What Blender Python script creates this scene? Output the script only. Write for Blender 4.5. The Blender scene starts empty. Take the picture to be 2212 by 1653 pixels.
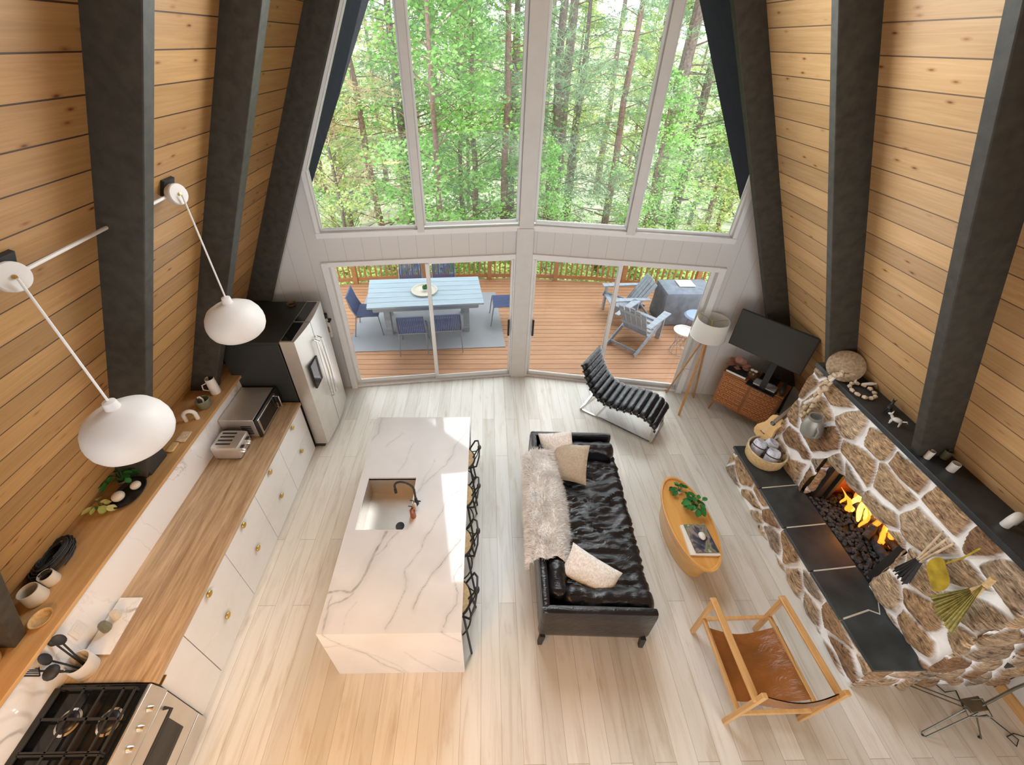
import bpy, math, random
from mathutils import Vector, Matrix, Euler, noise
C = bpy.context.scene.collection
PI = math.pi
R_ = random.Random(7)
V = Vector
def lerp(a, b, t): return a + (b - a) * t
def L3(a, b, t): return V(a).lerp(V(b), t)
# ------------------------------------------------------------------ mesh builder
class MB:
    def __init__(s): s.v = []; s.f = []; s.col = None
    def add(s, vs, fs):
        n = len(s.v); s.v += [tuple(p) for p in vs]; s.f += [tuple(i + n for i in f) for f in fs]; return s
    def box(s, c, d, rz=0, rot=None):
        M = Matrix.Translation(c) @ (rot.to_matrix().to_4x4() if rot else Matrix.Rotation(rz, 4, 'Z'))
        x, y, z = d[0] / 2, d[1] / 2, d[2] / 2
        P = [M @ V(p) for p in ((-x,-y,-z),(x,-y,-z),(x,y,-z),(-x,y,-z),(-x,-y,z),(x,-y,z),(x,y,z),(-x,y,z))]
        return s.add(P, [(0,3,2,1),(4,5,6,7),(0,1,5,4),(1,2,6,5),(2,3,7,6),(3,0,4,7)])
    def bb(s, a, b): return s.box(((a[0]+b[0])/2,(a[1]+b[1])/2,(a[2]+b[2])/2), (abs(b[0]-a[0]),abs(b[1]-a[1]),abs(b[2]-a[2])))
    def cbox(s, P):   # 8 corners: bottom loop then top loop
        return s.add(P, [(0,3,2,1),(4,5,6,7),(0,1,5,4),(1,2,6,5),(2,3,7,6),(3,0,4,7)])
    def prism(s, poly, off):
        n = len(poly); off = V(off); P = [V(p) for p in poly]
        return s.add(P + [p + off for p in P], [tuple(reversed(range(n))), tuple(range(n, 2*n))] + [(i,(i+1)%n,(i+1)%n+n,i+n) for i in range(n)])
    def bar(s, a, b, w, h, up=(0,0,1)):   # rectangular bar from a to b
        a, b = V(a), V(b); d = (b-a).normalized(); u = V(up)
        if abs(d.dot(u)) > .98: u = V((1,0,0))
        r = d.cross(u).normalized(); u = r.cross(d)
        P = [q + r*(i*w/2) + u*(j*h/2) for q in (a, b) for i, j in ((-1,-1),(1,-1),(1,1),(-1,1))]
        return s.add(P, [(0,1,2,3),(7,6,5,4),(0,4,5,1),(1,5,6,2),(2,6,7,3),(3,7,4,0)])
    def tube(s, pts, r, n=8, closed=False):
        pts = [V(p) for p in pts]; m = len(pts); vs = []; prev = None
        for i, p in enumerate(pts):
            if closed: d = pts[(i+1) % m] - pts[i-1]
            else: d = pts[min(i+1, m-1)] - pts[max(i-1, 0)]
            d.normalize()
            if prev is None:
                u = V((0,0,1)) if abs(d.z) < .9 else V((1,0,0))
                a = d.cross(u).normalized()
            else:
                a = prev - d * prev.dot(d)
                a = a.normalized() if a.length > 1e-6 else d.orthogonal().normalized()
            prev = a; b = d.cross(a)
            rr = r[i] if isinstance(r, (list, tuple)) else r
            vs += [p + (a*math.cos(t) + b*math.sin(t))*rr for t in [2*PI*k/n for k in range(n)]]
        fs = []
        for i in range(m if closed else m-1):
            j = (i+1) % m
            fs += [(i*n+k, i*n+(k+1)%n, j*n+(k+1)%n, j*n+k) for k in range(n)]
        if not closed: fs += [tuple(reversed(range(n))), tuple((m-1)*n+k for k in range(n))]
        return s.add(vs, fs)
    def cyl(s, a, b, r0, r1=None, n=16): return s.tube([a, b], [r0, r0 if r1 is None else r1], n)
    def lathe(s, prof, c=(0,0,0), n=28, rot=None, sy=1):
        M = rot.to_matrix() if rot else Matrix.Identity(3); vs = []; c = V(c)
        for r, z in prof: vs += [c + M @ V((r*math.cos(2*PI*k/n), sy*r*math.sin(2*PI*k/n), z)) for k in range(n)]
        fs = [(i*n+k, i*n+(k+1)%n, (i+1)*n+(k+1)%n, (i+1)*n+k) for i in range(len(prof)-1) for k in range(n)]
        if prof[0][0] > 1e-4: fs.append(tuple(reversed(range(n))))
        if prof[-1][0] > 1e-4: fs.append(tuple((len(prof)-1)*n+k for k in range(n)))
        return s.add(vs, fs)
    def ball(s, c, r, n=14, disp=0, seed=0, rot=None, e=1.0):
        r = (r, r, r) if isinstance(r, (int, float)) else r
        m = max(6, n//2+1); vs = []; M = rot.to_matrix() if rot else Matrix.Identity(3)
        sg = lambda t: math.copysign(abs(t)**e, t)
        for i in range(m+1):
            th = PI*i/m
            for k in range(n):
                ph = 2*PI*k/n
                p = V((sg(math.sin(th))*sg(math.cos(ph)), sg(math.sin(th))*sg(math.sin(ph)), sg(math.cos(th))))
                d = 1 + (disp*noise.noise(p*2.2 + V((seed,seed*1.7,0))) if disp else 0)
                vs.append(V(c) + M @ V((p.x*r[0]*d, p.y*r[1]*d, p.z*r[2]*d)))
        return s.add(vs, [(i*n+k, (i+1)*n+k, (i+1)*n+(k+1)%n, i*n+(k+1)%n) for i in range(m) for k in range(n)])
    def grid(s, fn, nu, nv):
        vs = [fn(i/nu, j/nv) for i in range(nu+1) for j in range(nv+1)]
        w = nv+1
        return s.add(vs, [(i*w+j, (i+1)*w+j, (i+1)*w+j+1, i*w+j+1) for i in range(nu) for j in range(nv)])
    def soft(s, c, d, r=.05, n=10, disp=None, rz=0, rot=None):
        """rounded box: subdivided cube, corners pulled to radius r, disp(p, nrm)->float"""
        M = Matrix.Translation(c) @ (rot.to_matrix().to_4x4() if rot else Matrix.Rotation(rz, 4, 'Z'))
        h = V(d)/2; k = n if isinstance(n, tuple) else (n, n, n)
        for ax in range(3):
            for sg in (-1, 1):
                u, w = (ax+1) % 3, (ax+2) % 3; nu, nw = k[u], k[w]; vs = []
                for i in range(nu+1):
                    for j in range(nw+1):
                        p = V((0,0,0)); p[ax] = sg*h[ax]; p[u] = lerp(-h[u], h[u], i/nu); p[w] = lerp(-h[w], h[w], j/nw)
                        q = V([max(-(h[t]-min(r,h[t]*.99)), min(h[t]-min(r,h[t]*.99), p[t])) for t in range(3)])
                        dd = p - q
                        nn = dd.normalized() if dd.length > 1e-9 else V((0,0,0))
                        o = q + nn*min(r, dd.length if dd.length < r else r) if dd.length > 1e-9 else p
                        if disp: o = o + nn*disp(o, nn)
                        vs.append(M @ o)
                f = [(i*(nw+1)+j, (i+1)*(nw+1)+j, (i+1)*(nw+1)+j+1, i*(nw+1)+j+1) for i in range(nu) for j in range(nw)]
                if sg < 0: f = [tuple(reversed(t)) for t in f]
                s.add(vs, f)
        return s
    def build(s, name, mat, parent=None, smooth=35, bevel=0, weld=False, seg=2):
        me = bpy.data.meshes.new(name); me.from_pydata(s.v, [], s.f)
        if weld:
            import bmesh
            bm = bmesh.new(); bm.from_mesh(me); bmesh.ops.remove_doubles(bm, verts=bm.verts, dist=1e-4)
            bmesh.ops.recalc_face_normals(bm, faces=bm.faces); bm.to_mesh(me); bm.free()
        if s.col:
            at = me.color_attributes.new('tint', 'FLOAT_COLOR', 'POINT')
            for i, c_ in enumerate(s.col): at.data[i].color = c_
        me.update()
        if smooth:
            me.polygons.foreach_set('use_smooth', [True]*len(me.polygons)); me.set_sharp_from_angle(angle=math.radians(smooth))
        o = bpy.data.objects.new(name, me); C.objects.link(o)
        for m_ in (mat if isinstance(mat, (list, tuple)) else [mat]): me.materials.append(m_)
        if bevel:
            b = o.modifiers.new('bevel', 'BEVEL'); b.width = bevel; b.segments = seg; b.limit_method = 'ANGLE'; b.angle_limit = math.radians(40)
        if parent:
            o.parent = parent
            if parent.get('w'): o.matrix_parent_inverse = mat_of(parent).inverted()
        return o
def mat_of(o):
    m = Matrix.LocRotScale(o.location, o.rotation_euler, o.scale)
    return (mat_of(o.parent) @ m) if o.parent and not o.parent.get('w') else m
def tag(o, label, cat, group=None, kind=None):
    if label: o['label'] = label
    if cat: o['category'] = cat
    if group: o['group'] = group
    if kind: o['kind'] = kind
    return o
def thing(name, label, cat, loc=(0,0,0), rz=0, group=None, world=True, kind=None):
    o = bpy.data.objects.new(name, None); C.objects.link(o); o.empty_display_size = .1
    o.location = loc; o.rotation_euler = (0,0,rz)
    if world: o['w'] = 1
    return tag(o, label, cat, group, kind)
def struct(o, label=None):
    o['kind'] = 'structure'
    if label: o['label'] = label
    return o
def copy_tree(o, parent=None):
    c = o.copy(); C.objects.link(c)
    if parent: c.parent = parent
    for ch in list(o.children): copy_tree(ch, c)
    return c
# ------------------------------------------------------------------ materials
class NT:
    def __init__(s, name):
        s.m = bpy.data.materials.new(name); s.m.use_nodes = True; s.t = s.m.node_tree; s.n = s.t.nodes; s.l = s.t.links
        s.b = s.n['Principled BSDF']; s.out = s.n['Material Output']
    def add(s, typ, **kw):
        nd = s.n.new(typ)
        for k, v in kw.items():
            if k.startswith('i_'): s.set(nd, k[2:].replace('_', ' '), v)
            else: setattr(nd, k, v)
        return nd
    def set(s, nd, k, v):
        i = nd.inputs[int(k)] if k.isdigit() else nd.inputs[k]
        if hasattr(v, 'bl_idname') or hasattr(v, 'is_output'): s.l.new(v.outputs[0] if hasattr(v, 'outputs') else v, i)
        else: i.default_value = v
    def coord(s, scale=(1,1,1), rot=(0,0,0), loc=(0,0,0), kind='Object'):
        t = s.add('ShaderNodeTexCoord'); m = s.add('ShaderNodeMapping')
        m.inputs['Scale'].default_value = scale; m.inputs['Rotation'].default_value = rot; m.inputs['Location'].default_value = loc
        s.l.new(t.outputs[kind], m.inputs[0]); return m
    def noise(s, vec, scale, detail=4, rough=.5, dist=0):
        return s.add('ShaderNodeTexNoise', i_Vector=vec, i_Scale=scale, i_Detail=detail, i_Roughness=rough, i_Distortion=dist)
    def ramp(s, fac, stops, interp='LINEAR'):
        r = s.add('ShaderNodeValToRGB'); s.set(r, 'Fac', fac); e = r.color_ramp.elements; r.color_ramp.interpolation = interp
        while len(e) < len(stops): e.new(.5)
        for k, (p, c_) in enumerate(stops):
            e[k].position = p; e[k].color = c_ if len(c_) == 4 else (*c_, 1)
        return r
    def mix(s, f, a, b, mode='MIX'):
        m = s.add('ShaderNodeMixRGB', blend_type=mode)
        for k, v in (('Fac', f), ('Color1', a), ('Color2', b)):
            if isinstance(v, tuple) and len(v) == 3: v = (*v, 1)
            s.set(m, k, v)
        return m
    def math(s, op, a, b=0, clamp=False):
        m = s.add('ShaderNodeMath', operation=op, use_clamp=clamp); s.set(m, '0', a); s.set(m, '1', b); return m
    def bump(s, h, st=.3, d=.01):
        b = s.add('ShaderNodeBump', i_Strength=st, i_Distance=d); s.set(b, 'Height', h); s.l.new(b.outputs[0], s.b.inputs['Normal']); return b
    def base(s, c): s.set(s.b, 'Base Color', (*c, 1) if isinstance(c, tuple) and len(c) == 3 else c); return s
    def p(s, **kw):
        for k, v in kw.items(): s.set(s.b, k.replace('_', ' '), v)
        return s
def plain(name, c, rough=.5, metal=0, var=.06, nscale=8, bump=0, bscale=60, spec=.5, coat=0):
    t = NT(name); co = t.coord()
    if var:
        n = t.noise(co, nscale, 3)
        t.base(t.ramp(n, [(.3, tuple(max(0,x*(1-var)) for x in c)), (.7, tuple(min(1,x*(1+var)) for x in c))]))
    else: t.base(c)
    t.p(Roughness=rough, Metallic=metal); t.b.inputs['Specular IOR Level'].default_value = spec
    if coat: t.p(Coat_Weight=coat, Coat_Roughness=.1)
    if bump: t.bump(t.noise(co, bscale, 3), bump, .005)
    return t.m
def wood(name, c1, c2, axis='x', scale=1, rough=.45, plank=None, knots=False, gap=None, coat=0):
    """grain along axis; optional plank brick pattern (length,width) in plane"""
    t = NT(name)
    sc = {'x': (1.2,14,14), 'y': (14,1.2,14), 'z': (14,14,1.2)}[axis]
    co = t.coord(tuple(k*scale for k in sc))
    n = t.noise(co, 1.0, 6, .6, .6); n2 = t.noise(co, 3.5, 3, .5)
    f = t.math('ADD', t.math('MULTIPLY', n, .75), t.math('MULTIPLY', n2, .25))
    col = t.ramp(f, [(.3, c1), (.7, c2)])
    t.base(col); t.p(Roughness=rough)
    if coat: t.p(Coat_Weight=coat, Coat_Roughness=.15)
    t.bump(f, .12, .004)
    return t.m
def glassy(name, tint=(1,1,1), refl=.07, rough=0):
    t = NT(name); t.n.remove(t.b)
    tr = t.add('ShaderNodeBsdfTransparent'); tr.inputs[0].default_value = (*tint, 1)
    gl = t.add('ShaderNodeBsdfGlossy'); gl.inputs['Roughness'].default_value = rough
    fr = t.add('ShaderNodeFresnel', i_IOR=1.2); mx = t.add('ShaderNodeMixShader')
    f = t.math('ADD', fr, refl*.06, True); t.l.new(f.outputs[0], mx.inputs[0]); t.l.new(tr.outputs[0], mx.inputs[1]); t.l.new(gl.outputs[0], mx.inputs[2])
    t.l.new(mx.outputs[0], t.out.inputs[0]); return t.m
# roof pine boards: board courses stacked along v (up the slope), running along world Y
def pine_boards(name, c1, c2, groove=(.10,.05,.02), pitch=.2):
    t = NT(name); tc = t.add('ShaderNodeTexCoord'); sx = t.add('ShaderNodeSeparateXYZ'); t.l.new(tc.outputs['Object'], sx.inputs[0])
    z = t.math('MULTIPLY', sx.outputs['Z'], 1.1045/pitch); row = t.math('FLOOR', z); fr = t.math('FRACT', z)
    # stagger the butt joints per row
    rnd = t.add('ShaderNodeTexWhiteNoise', noise_dimensions='1D'); t.set(rnd, 'W', row)
    cb = t.add('ShaderNodeCombineXYZ'); yy = t.math('ADD', sx.outputs['Y'], t.math('MULTIPLY', rnd.outputs[0], 7.3))
    t.set(cb, 'X', t.math('MULTIPLY', yy, 1.0)); t.set(cb, 'Y', t.math('MULTIPLY', z, .8)); t.set(cb, 'Z', t.math('MULTIPLY', row, 3.17))
    m = t.add('ShaderNodeMapping'); m.inputs['Scale'].default_value = (1.1, 7, 1); t.l.new(cb.outputs[0], m.inputs[0])
    n = t.noise(m, 1.3, 5, .6, 1.2); n2 = t.noise(cb, .9, 2)
    col = t.ramp(t.math('ADD', t.math('MULTIPLY', n, .6), t.math('MULTIPLY', n2, .4)), [(.28, c1), (.5, tuple((a+b)/2 for a, b in zip(c1, c2))), (.72, c2)])
    tone = t.ramp(rnd, [(0, (.80,.78,.76)), (1, (1.08,1.05,1.0))]); col = t.mix(1, col, tone, 'MULTIPLY')
    # knots
    km = t.add('ShaderNodeMapping'); km.inputs['Scale'].default_value = (4.0, 2.8, 1); t.l.new(cb.outputs[0], km.inputs[0])
    vo = t.add('ShaderNodeTexVoronoi', i_Vector=km, i_Scale=1.0, i_Randomness=1.0)
    kd = t.math('ADD', vo.outputs['Distance'], t.math('MULTIPLY', t.noise(cb, 14, 2), .05))
    kn = t.ramp(kd, [(.0, (.07,.035,.02)), (.055, (.22,.11,.06)), (.09, (.5,.34,.2)), (.13, (.82,.72,.6)), (.22, (1,1,1))])
    sep = t.add('ShaderNodeSeparateColor'); t.l.new(vo.outputs['Color'], sep.inputs[0]); sel = t.math('GREATER_THAN', sep.outputs[0], .3)
    kmx = t.mix(sel, (1,1,1), kn); col = t.mix(1, col, kmx, 'MULTIPLY')
    g = t.math('LESS_THAN', t.math('MINIMUM', fr, t.math('SUBTRACT', 1, fr)), .022)
    col = t.mix(g, col, groove); t.base(col); t.p(Roughness=.42); t.bump(t.math('SUBTRACT', 1, g), .6, .008)
    return t.m
def floor_planks(name):
    t = NT(name); co = t.coord(rot=(0,0,PI/2), loc=(0,.05,0))
    br = t.add('ShaderNodeTexBrick', i_Vector=co, i_Scale=1.0); br.offset = .37; br.offset_frequency = 2; br.squash = 1
    for k, v in (('Brick Width', 1.9), ('Row Height', .178), ('Mortar Size', .0019), ('Mortar Smooth', .0), ('Bias', 0.0)): br.inputs[k].default_value = v
    br.inputs['Color1'].default_value = (.60,.585,.53,1); br.inputs['Color2'].default_value = (.74,.73,.68,1); br.inputs['Mortar'].default_value = (.42,.37,.31,1)
    gr = t.coord((9,.8,1)); n = t.noise(gr, 1.6, 6, .62, .8)
    g = t.ramp(n, [(.25, (.80,.75,.68)), (.5, (1,1,1)), (.8, (1.06,1.07,1.09))]); col = t.mix(1, br.outputs['Color'], g, 'MULTIPLY')
    kn = t.noise(t.coord((4,1.1,1)), 1.7, 3, .6); col = t.mix(t.ramp(kn, [(.60, (0,0,0)), (.80, (.55,.55,.55))]), col, (.40,.30,.22))
    t.base(col); t.p(Roughness=.36); t.bump(t.math('SUBTRACT', 1, br.outputs['Fac']), .25, .003)
    return t.m
def marble(name, rot=(0,0,.9)):
    t = NT(name)
    co = t.coord((1,1,1), rot); w = t.noise(co, 1.1, 4, .55)
    mp = t.add('ShaderNodeMapping'); mp.inputs['Scale'].default_value = (.45, 1.5, 1.2)
    wv = t.add('ShaderNodeVectorMath', operation='MULTIPLY_ADD'); t.l.new(w.outputs['Color'], wv.inputs[0]); wv.inputs[1].default_value = (.55,.55,.55); t.l.new(co.outputs[0], wv.inputs[2])
    t.l.new(wv.outputs[0], mp.inputs[0])
    n1 = t.noise(mp, 1.0, 3, .5); n2 = t.noise(mp, 1.9, 5, .6)
    v1 = t.math('ABSOLUTE', t.math('SUBTRACT', n1, .5)); v2 = t.math('ABSOLUTE', t.math('SUBTRACT', n2, .53))
    a = t.ramp(v1, [(0, (.9,.9,.9)), (.008, (.7,.7,.7)), (.014, (.12,.12,.12)), (.03, (0,0,0))]); m1 = t.ramp(t.noise(t.coord((1,1,1),(0,0,0),(4,2,0)), .9, 2), [(.5, (0,0,0)), (.58, (1,1,1))]); a = t.mix(1, a, m1, 'MULTIPLY'); b = t.ramp(v2, [(0, (.6,.6,.6)), (.005, (.25,.25,.25)), (.012, (0,0,0))])
    msk = t.ramp(t.noise(co, .8, 2), [(.42, (0,0,0)), (.6, (1,1,1))]); b = t.mix(1, b, msk, 'MULTIPLY')
    col = t.mix(a, (.80,.80,.80), (.36,.355,.34)); col = t.mix(b, col, (.42,.41,.39)); t.base(col); t.p(Roughness=.05, Coat_Weight=.6, Coat_Roughness=.02)
    return t.m
def leather(name, c, rough=.28, bs=.25, scale=7):
    t = NT(name); co = t.coord(); n = t.noise(co, 90, 2); w = t.noise(t.coord((1,2.4,1)), scale, 5, .6, 1.4)
    t.base(t.ramp(t.noise(co, 3, 3), [(.3, tuple(x*.7 for x in c)), (.7, tuple(min(1,x*1.35) for x in c))])); t.p(Roughness=rough)
    t.bump(t.math('ADD', t.math('MULTIPLY', n, .08), w), bs, .02); return t.m
def foliage_mat(name, stops, trans=.35):
    t = NT(name); t.n.remove(t.b); gi = t.add('ShaderNodeObjectInfo'); co = t.coord(kind='Object')
    n = t.noise(co, 1.3, 3, .6); n2 = t.add('ShaderNodeTexWhiteNoise', noise_dimensions='1D'); ge = t.add('ShaderNodeNewGeometry'); t.l.new(ge.outputs['Random Per Island'], n2.inputs['W'])
    f = t.math('ADD', t.math('MULTIPLY', n, .7), t.math('MULTIPLY', n2, .3)); f = t.math('ADD', f, t.math('MULTIPLY', t.math('SUBTRACT', gi.outputs['Random'], .5), .14))
    col = t.ramp(f, stops)
    d = t.add('ShaderNodeBsdfDiffuse'); tr = t.add('ShaderNodeBsdfTranslucent'); t.l.new(col.outputs[0], d.inputs[0]); t.l.new(col.outputs[0], tr.inputs[0])
    mx = t.add('ShaderNodeMixShader'); mx.inputs[0].default_value = trans; t.l.new(d.outputs[0], mx.inputs[1]); t.l.new(tr.outputs[0], mx.inputs[2]); t.l.new(mx.outputs[0], t.out.inputs[0]); return t.m
def emis(name, c, s):
    t = NT(name); t.base((0,0,0)); t.b.inputs['Emission Color'].default_value = (*c, 1); t.b.inputs['Emission Strength'].default_value = s; return t.m

WORLD, SUN, LOFT, WIN, KIT, FIRE, LOW, EXPO = 1.9, 1.2, 0, 150, 21, 3.5, 7, 0.73
M = {}
M['pine_shaded'] = pine_boards('pine_boards_left_shaded', (.36,.195,.07), (.56,.335,.135), (.06,.03,.015))  # same pine as the right wall; weaker light put into darker tones
M['pine_lit'] = pine_boards('pine_boards_right_lit', (.48,.285,.12), (.70,.465,.235), (.14,.08,.04))  # stronger light on this side put into paler board colours
M['rafter'] = plain('dark_stained_beam', (.038,.035,.026), .62, var=.3, nscale=14, bump=.25, bscale=30)
M['white'] = plain('white_paint', (.64,.64,.62), .5, var=.03)
M['trim'] = plain('white_trim', (.78,.79,.79), .35, var=.02)
M['floor'] = floor_planks('whitewashed_oak_planks')
M['marble'] = marble('veined_marble')
M['bsmarble'] = marble('veined_marble_splash', (.3,1.2,.4))
M['butcher'] = wood('butcher_block', (.27,.165,.085), (.64,.475,.30), 'y', 1.5, .35)
M['ledge'] = wood('ledge_wood', (.42,.24,.09), (.62,.39,.18), 'y', 1, .45)
M['cab'] = plain('white_cabinet', (.72,.71,.69), .35, var=.02)
M['dark_gap'] = plain('dark_gap', (.05,.045,.04), .7)
M['brass'] = plain('brass', (.62,.43,.13), .3, 1, var=.05)
M['steel'] = plain('stainless_steel', (.64,.61,.56), .36, .75, var=.04); M['steel'].name = 'stainless_steel'
M['chrome'] = plain('polished_chrome', (.78,.77,.75), .16, 1, var=0)
M['blacks'] = plain('black_satin', (.012,.012,.013), .35, var=.1)
M['blackm'] = plain('black_matte', (.02,.02,.02), .6, var=.1)
M['char'] = plain('charcoal_panel', (.022,.025,.023), .45, var=.08)
M['gloss'] = plain('black_glass', (.008,.009,.01), .06, var=0)
M['leather'] = leather('black_leather', (.008,.009,.012), .24, .4)
M['cognac'] = leather('cognac_leather', (.235,.085,.018), .3, .55, 5); M['lampleg'] = wood('amber_wood_leg', (.36,.16,.04), (.55,.28,.08), 'z', 1.5, .4)
M['oak'] = wood('oak_frame', (.50,.27,.09), (.68,.42,.18), 'y', 1.5, .4)
M['oakz'] = wood('oak_frame_upright', (.50,.27,.09), (.68,.42,.18), 'z', 1.5, .4)
M['pale_honey'] = wood('pale_spruce', (.66,.42,.17), (.80,.56,.27), 'y', 1, .35); M['honey'] = wood('honey_veneer', (.56,.27,.06), (.74,.42,.13), 'y', .8, .3, coat=.3)
M['cane'] = None
M['slate'] = plain('slate_slab', (.038,.048,.052), .33, var=.3, nscale=5, bump=.2, bscale=14)
M['ceramic'] = plain('white_ceramic', (.72,.70,.66), .4, var=.03)
M['lampw'] = plain('lamp_white', (.74,.72,.69), .5, var=.02)
M['cream'] = plain('cream_ceramic', (.62,.56,.46), .5, var=.06)
M['olive'] = plain('olive_glaze', (.16,.16,.11), .35, var=.1)
M['wicker'] = plain('pale_wicker', (.60,.42,.20), .6, var=.2, nscale=40, bump=.5, bscale=120)
M['deck'] = None
M['greyw'] = wood('grey_weathered_wood', (.22,.25,.28), (.36,.40,.44), 'x', 1, .6)
M['tablet'] = wood('pale_blue_grey_boards', (.30,.38,.43), (.42,.51,.57), 'x', 1, .5)
M['cord'] = plain('navy_cord', (.07,.10,.22), .6, var=.25, nscale=60, bump=.6, bscale=160)
M['steelg'] = plain('grey_metal_legs', (.30,.32,.35), .4, .8)
M['cover'] = plain('grey_canvas_cover', (.17,.19,.22), .75, var=.2, bump=.3, bscale=9)
M['rug'] = plain('grey_outdoor_rug', (.33,.34,.35), .95, var=.08, nscale=120, bump=.5, bscale=260)
M['cedar'] = wood('cedar_rail', (.36,.155,.05), (.48,.24,.10), 'x', 1, .55)
M['bark'] = plain('grey_bark', (.20,.15,.12), .9, var=.4, nscale=18, bump=.9, bscale=22)
M['bark_red'] = plain('red_bark', (.25,.155,.115), .9, var=.35, nscale=18, bump=.9, bscale=22)
M['pine_leaf'] = foliage_mat('pine_needles', [(.25, (.16,.27,.13)), (.5, (.33,.48,.26)), (.75, (.56,.68,.44))])
M['leaf'] = foliage_mat('bright_leaves', [(.25, (.16,.36,.08)), (.5, (.32,.60,.15)), (.75, (.60,.82,.34))])
M['tan_leaf'] = foliage_mat('dry_tan_needles', [(.25, (.46,.46,.22)), (.5, (.76,.58,.34)), (.75, (.92,.76,.50))])
M['yel_leaf'] = foliage_mat('yellow_green_leaves', [(.25, (.32,.46,.14)), (.5, (.58,.70,.24)), (.75, (.86,.86,.38))])
M['plant'] = foliage_mat('house_plant_leaves', [(.3, (.02,.10,.03)), (.7, (.07,.27,.08))], .15)
M['soil'] = plain('forest_ground', (.42,.44,.28), .95, var=.45, nscale=1.2, bump=.5, bscale=6)
M['glass'] = glassy('window_glass')
M['clear'] = glassy('clear_glass', (.9,.95,.95), .3)
M['amber'] = plain('amber_bottle', (.22,.05,.01), .1, var=0, coat=.5)
M['linen'] = plain('linen_cloth', (.46,.39,.30), .9, var=.12, nscale=50, bump=.7, bscale=140)
M['knit'] = plain('pale_knit', (.80,.79,.76), .9, var=.18, nscale=60, bump=.9, bscale=110)
M['fur'] = plain('cream_fur', (.96,.93,.89), .95, var=.12, nscale=9)
M['shade'] = None
M['wood_dark'] = wood('dark_wood', (.10,.05,.02), (.2,.11,.05), 'y', 1, .4)
M['drift'] = plain('bleached_driftwood', (.60,.48,.33), .8, var=.3, nscale=14, bump=.8, bscale=40)
M['straw'] = plain('dried_straw', (.34,.31,.10), .8, var=.3, nscale=30)
M['ochre'] = plain('ochre_leaf', (.38,.27,.02), .6, var=.3, nscale=14)
M['pewter'] = plain('pewter', (.36,.36,.33), .45, .6, var=.12)
M['greyfl'] = plain('grey_fleece', (.62,.65,.74), .95, var=.35, nscale=16, bump=.6, bscale=60)
M['pink'] = plain('dusty_pink_petals', (.48,.25,.18), .7, var=.2)
M['coal'] = plain('lava_coal', (.05,.055,.06), .8, var=.6, nscale=20, bump=.8, bscale=40)
M['teal'] = plain('sea_glass_green', (.16,.28,.25), .3, var=.1)
M['pages'] = plain('book_pages', (.75,.72,.66), .8, var=.05)
def cane():
    t = NT('woven_cane'); co = t.coord(); ch = t.add('ShaderNodeTexChecker', i_Vector=co, i_Scale=26)
    ch.inputs['Color1'].default_value = (.33,.12,.035,1); ch.inputs['Color2'].default_value = (.50,.21,.07,1)
    n = t.noise(co, 40, 3); t.base(t.mix(.25, ch, t.ramp(n, [(.3,(.2,.06,.02)),(.7,(.55,.26,.1))]))); t.p(Roughness=.45); t.bump(ch.outputs['Fac'], .4, .006); return t.m
M['cane'] = cane()
def deckm():
    t = NT('orange_deck_boards'); tc = t.add('ShaderNodeTexCoord'); sx = t.add('ShaderNodeSeparateXYZ'); t.l.new(tc.outputs['Object'], sx.inputs[0])
    y = t.math('MULTIPLY', sx.outputs['Y'], 1/.14); row = t.math('FLOOR', y); fr = t.math('FRACT', y)
    r = t.add('ShaderNodeTexWhiteNoise', noise_dimensions='1D'); t.set(r, 'W', row)
    n = t.noise(t.coord((1.5,12,1)), 1.5, 5, .6, .5)
    col = t.mix(.5, t.ramp(r, [(0,(.40,.19,.085)),(1,(.52,.27,.13))]), t.ramp(n, [(.3,(.37,.17,.075)),(.7,(.56,.30,.15))]))
    g = t.math('LESS_THAN', fr, .09); t.base(t.mix(g, col, (.12,.045,.02))); t.p(Roughness=.6); t.bump(t.math('SUBTRACT',1,g), .5, .01); return t.m
M['deck'] = deckm()
def shadem():
    t = NT('linen_lampshade'); t.base((.80,.79,.73)); t.p(Roughness=.9); t.b.inputs['Transmission Weight'].default_value = 0
    t.n.remove(t.b); d = t.add('ShaderNodeBsdfDiffuse'); d.inputs[0].default_value = (.93,.92,.88,1); tr = t.add('ShaderNodeBsdfTranslucent'); tr.inputs[0].default_value = (.93,.92,.86,1)
    mx = t.add('ShaderNodeMixShader'); mx.inputs[0].default_value = .5; t.l.new(d.outputs[0], mx.inputs[1]); t.l.new(tr.outputs[0], mx.inputs[2]); t.l.new(mx.outputs[0], t.out.inputs[0]); return t.m
M['shade'] = shadem()
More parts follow.
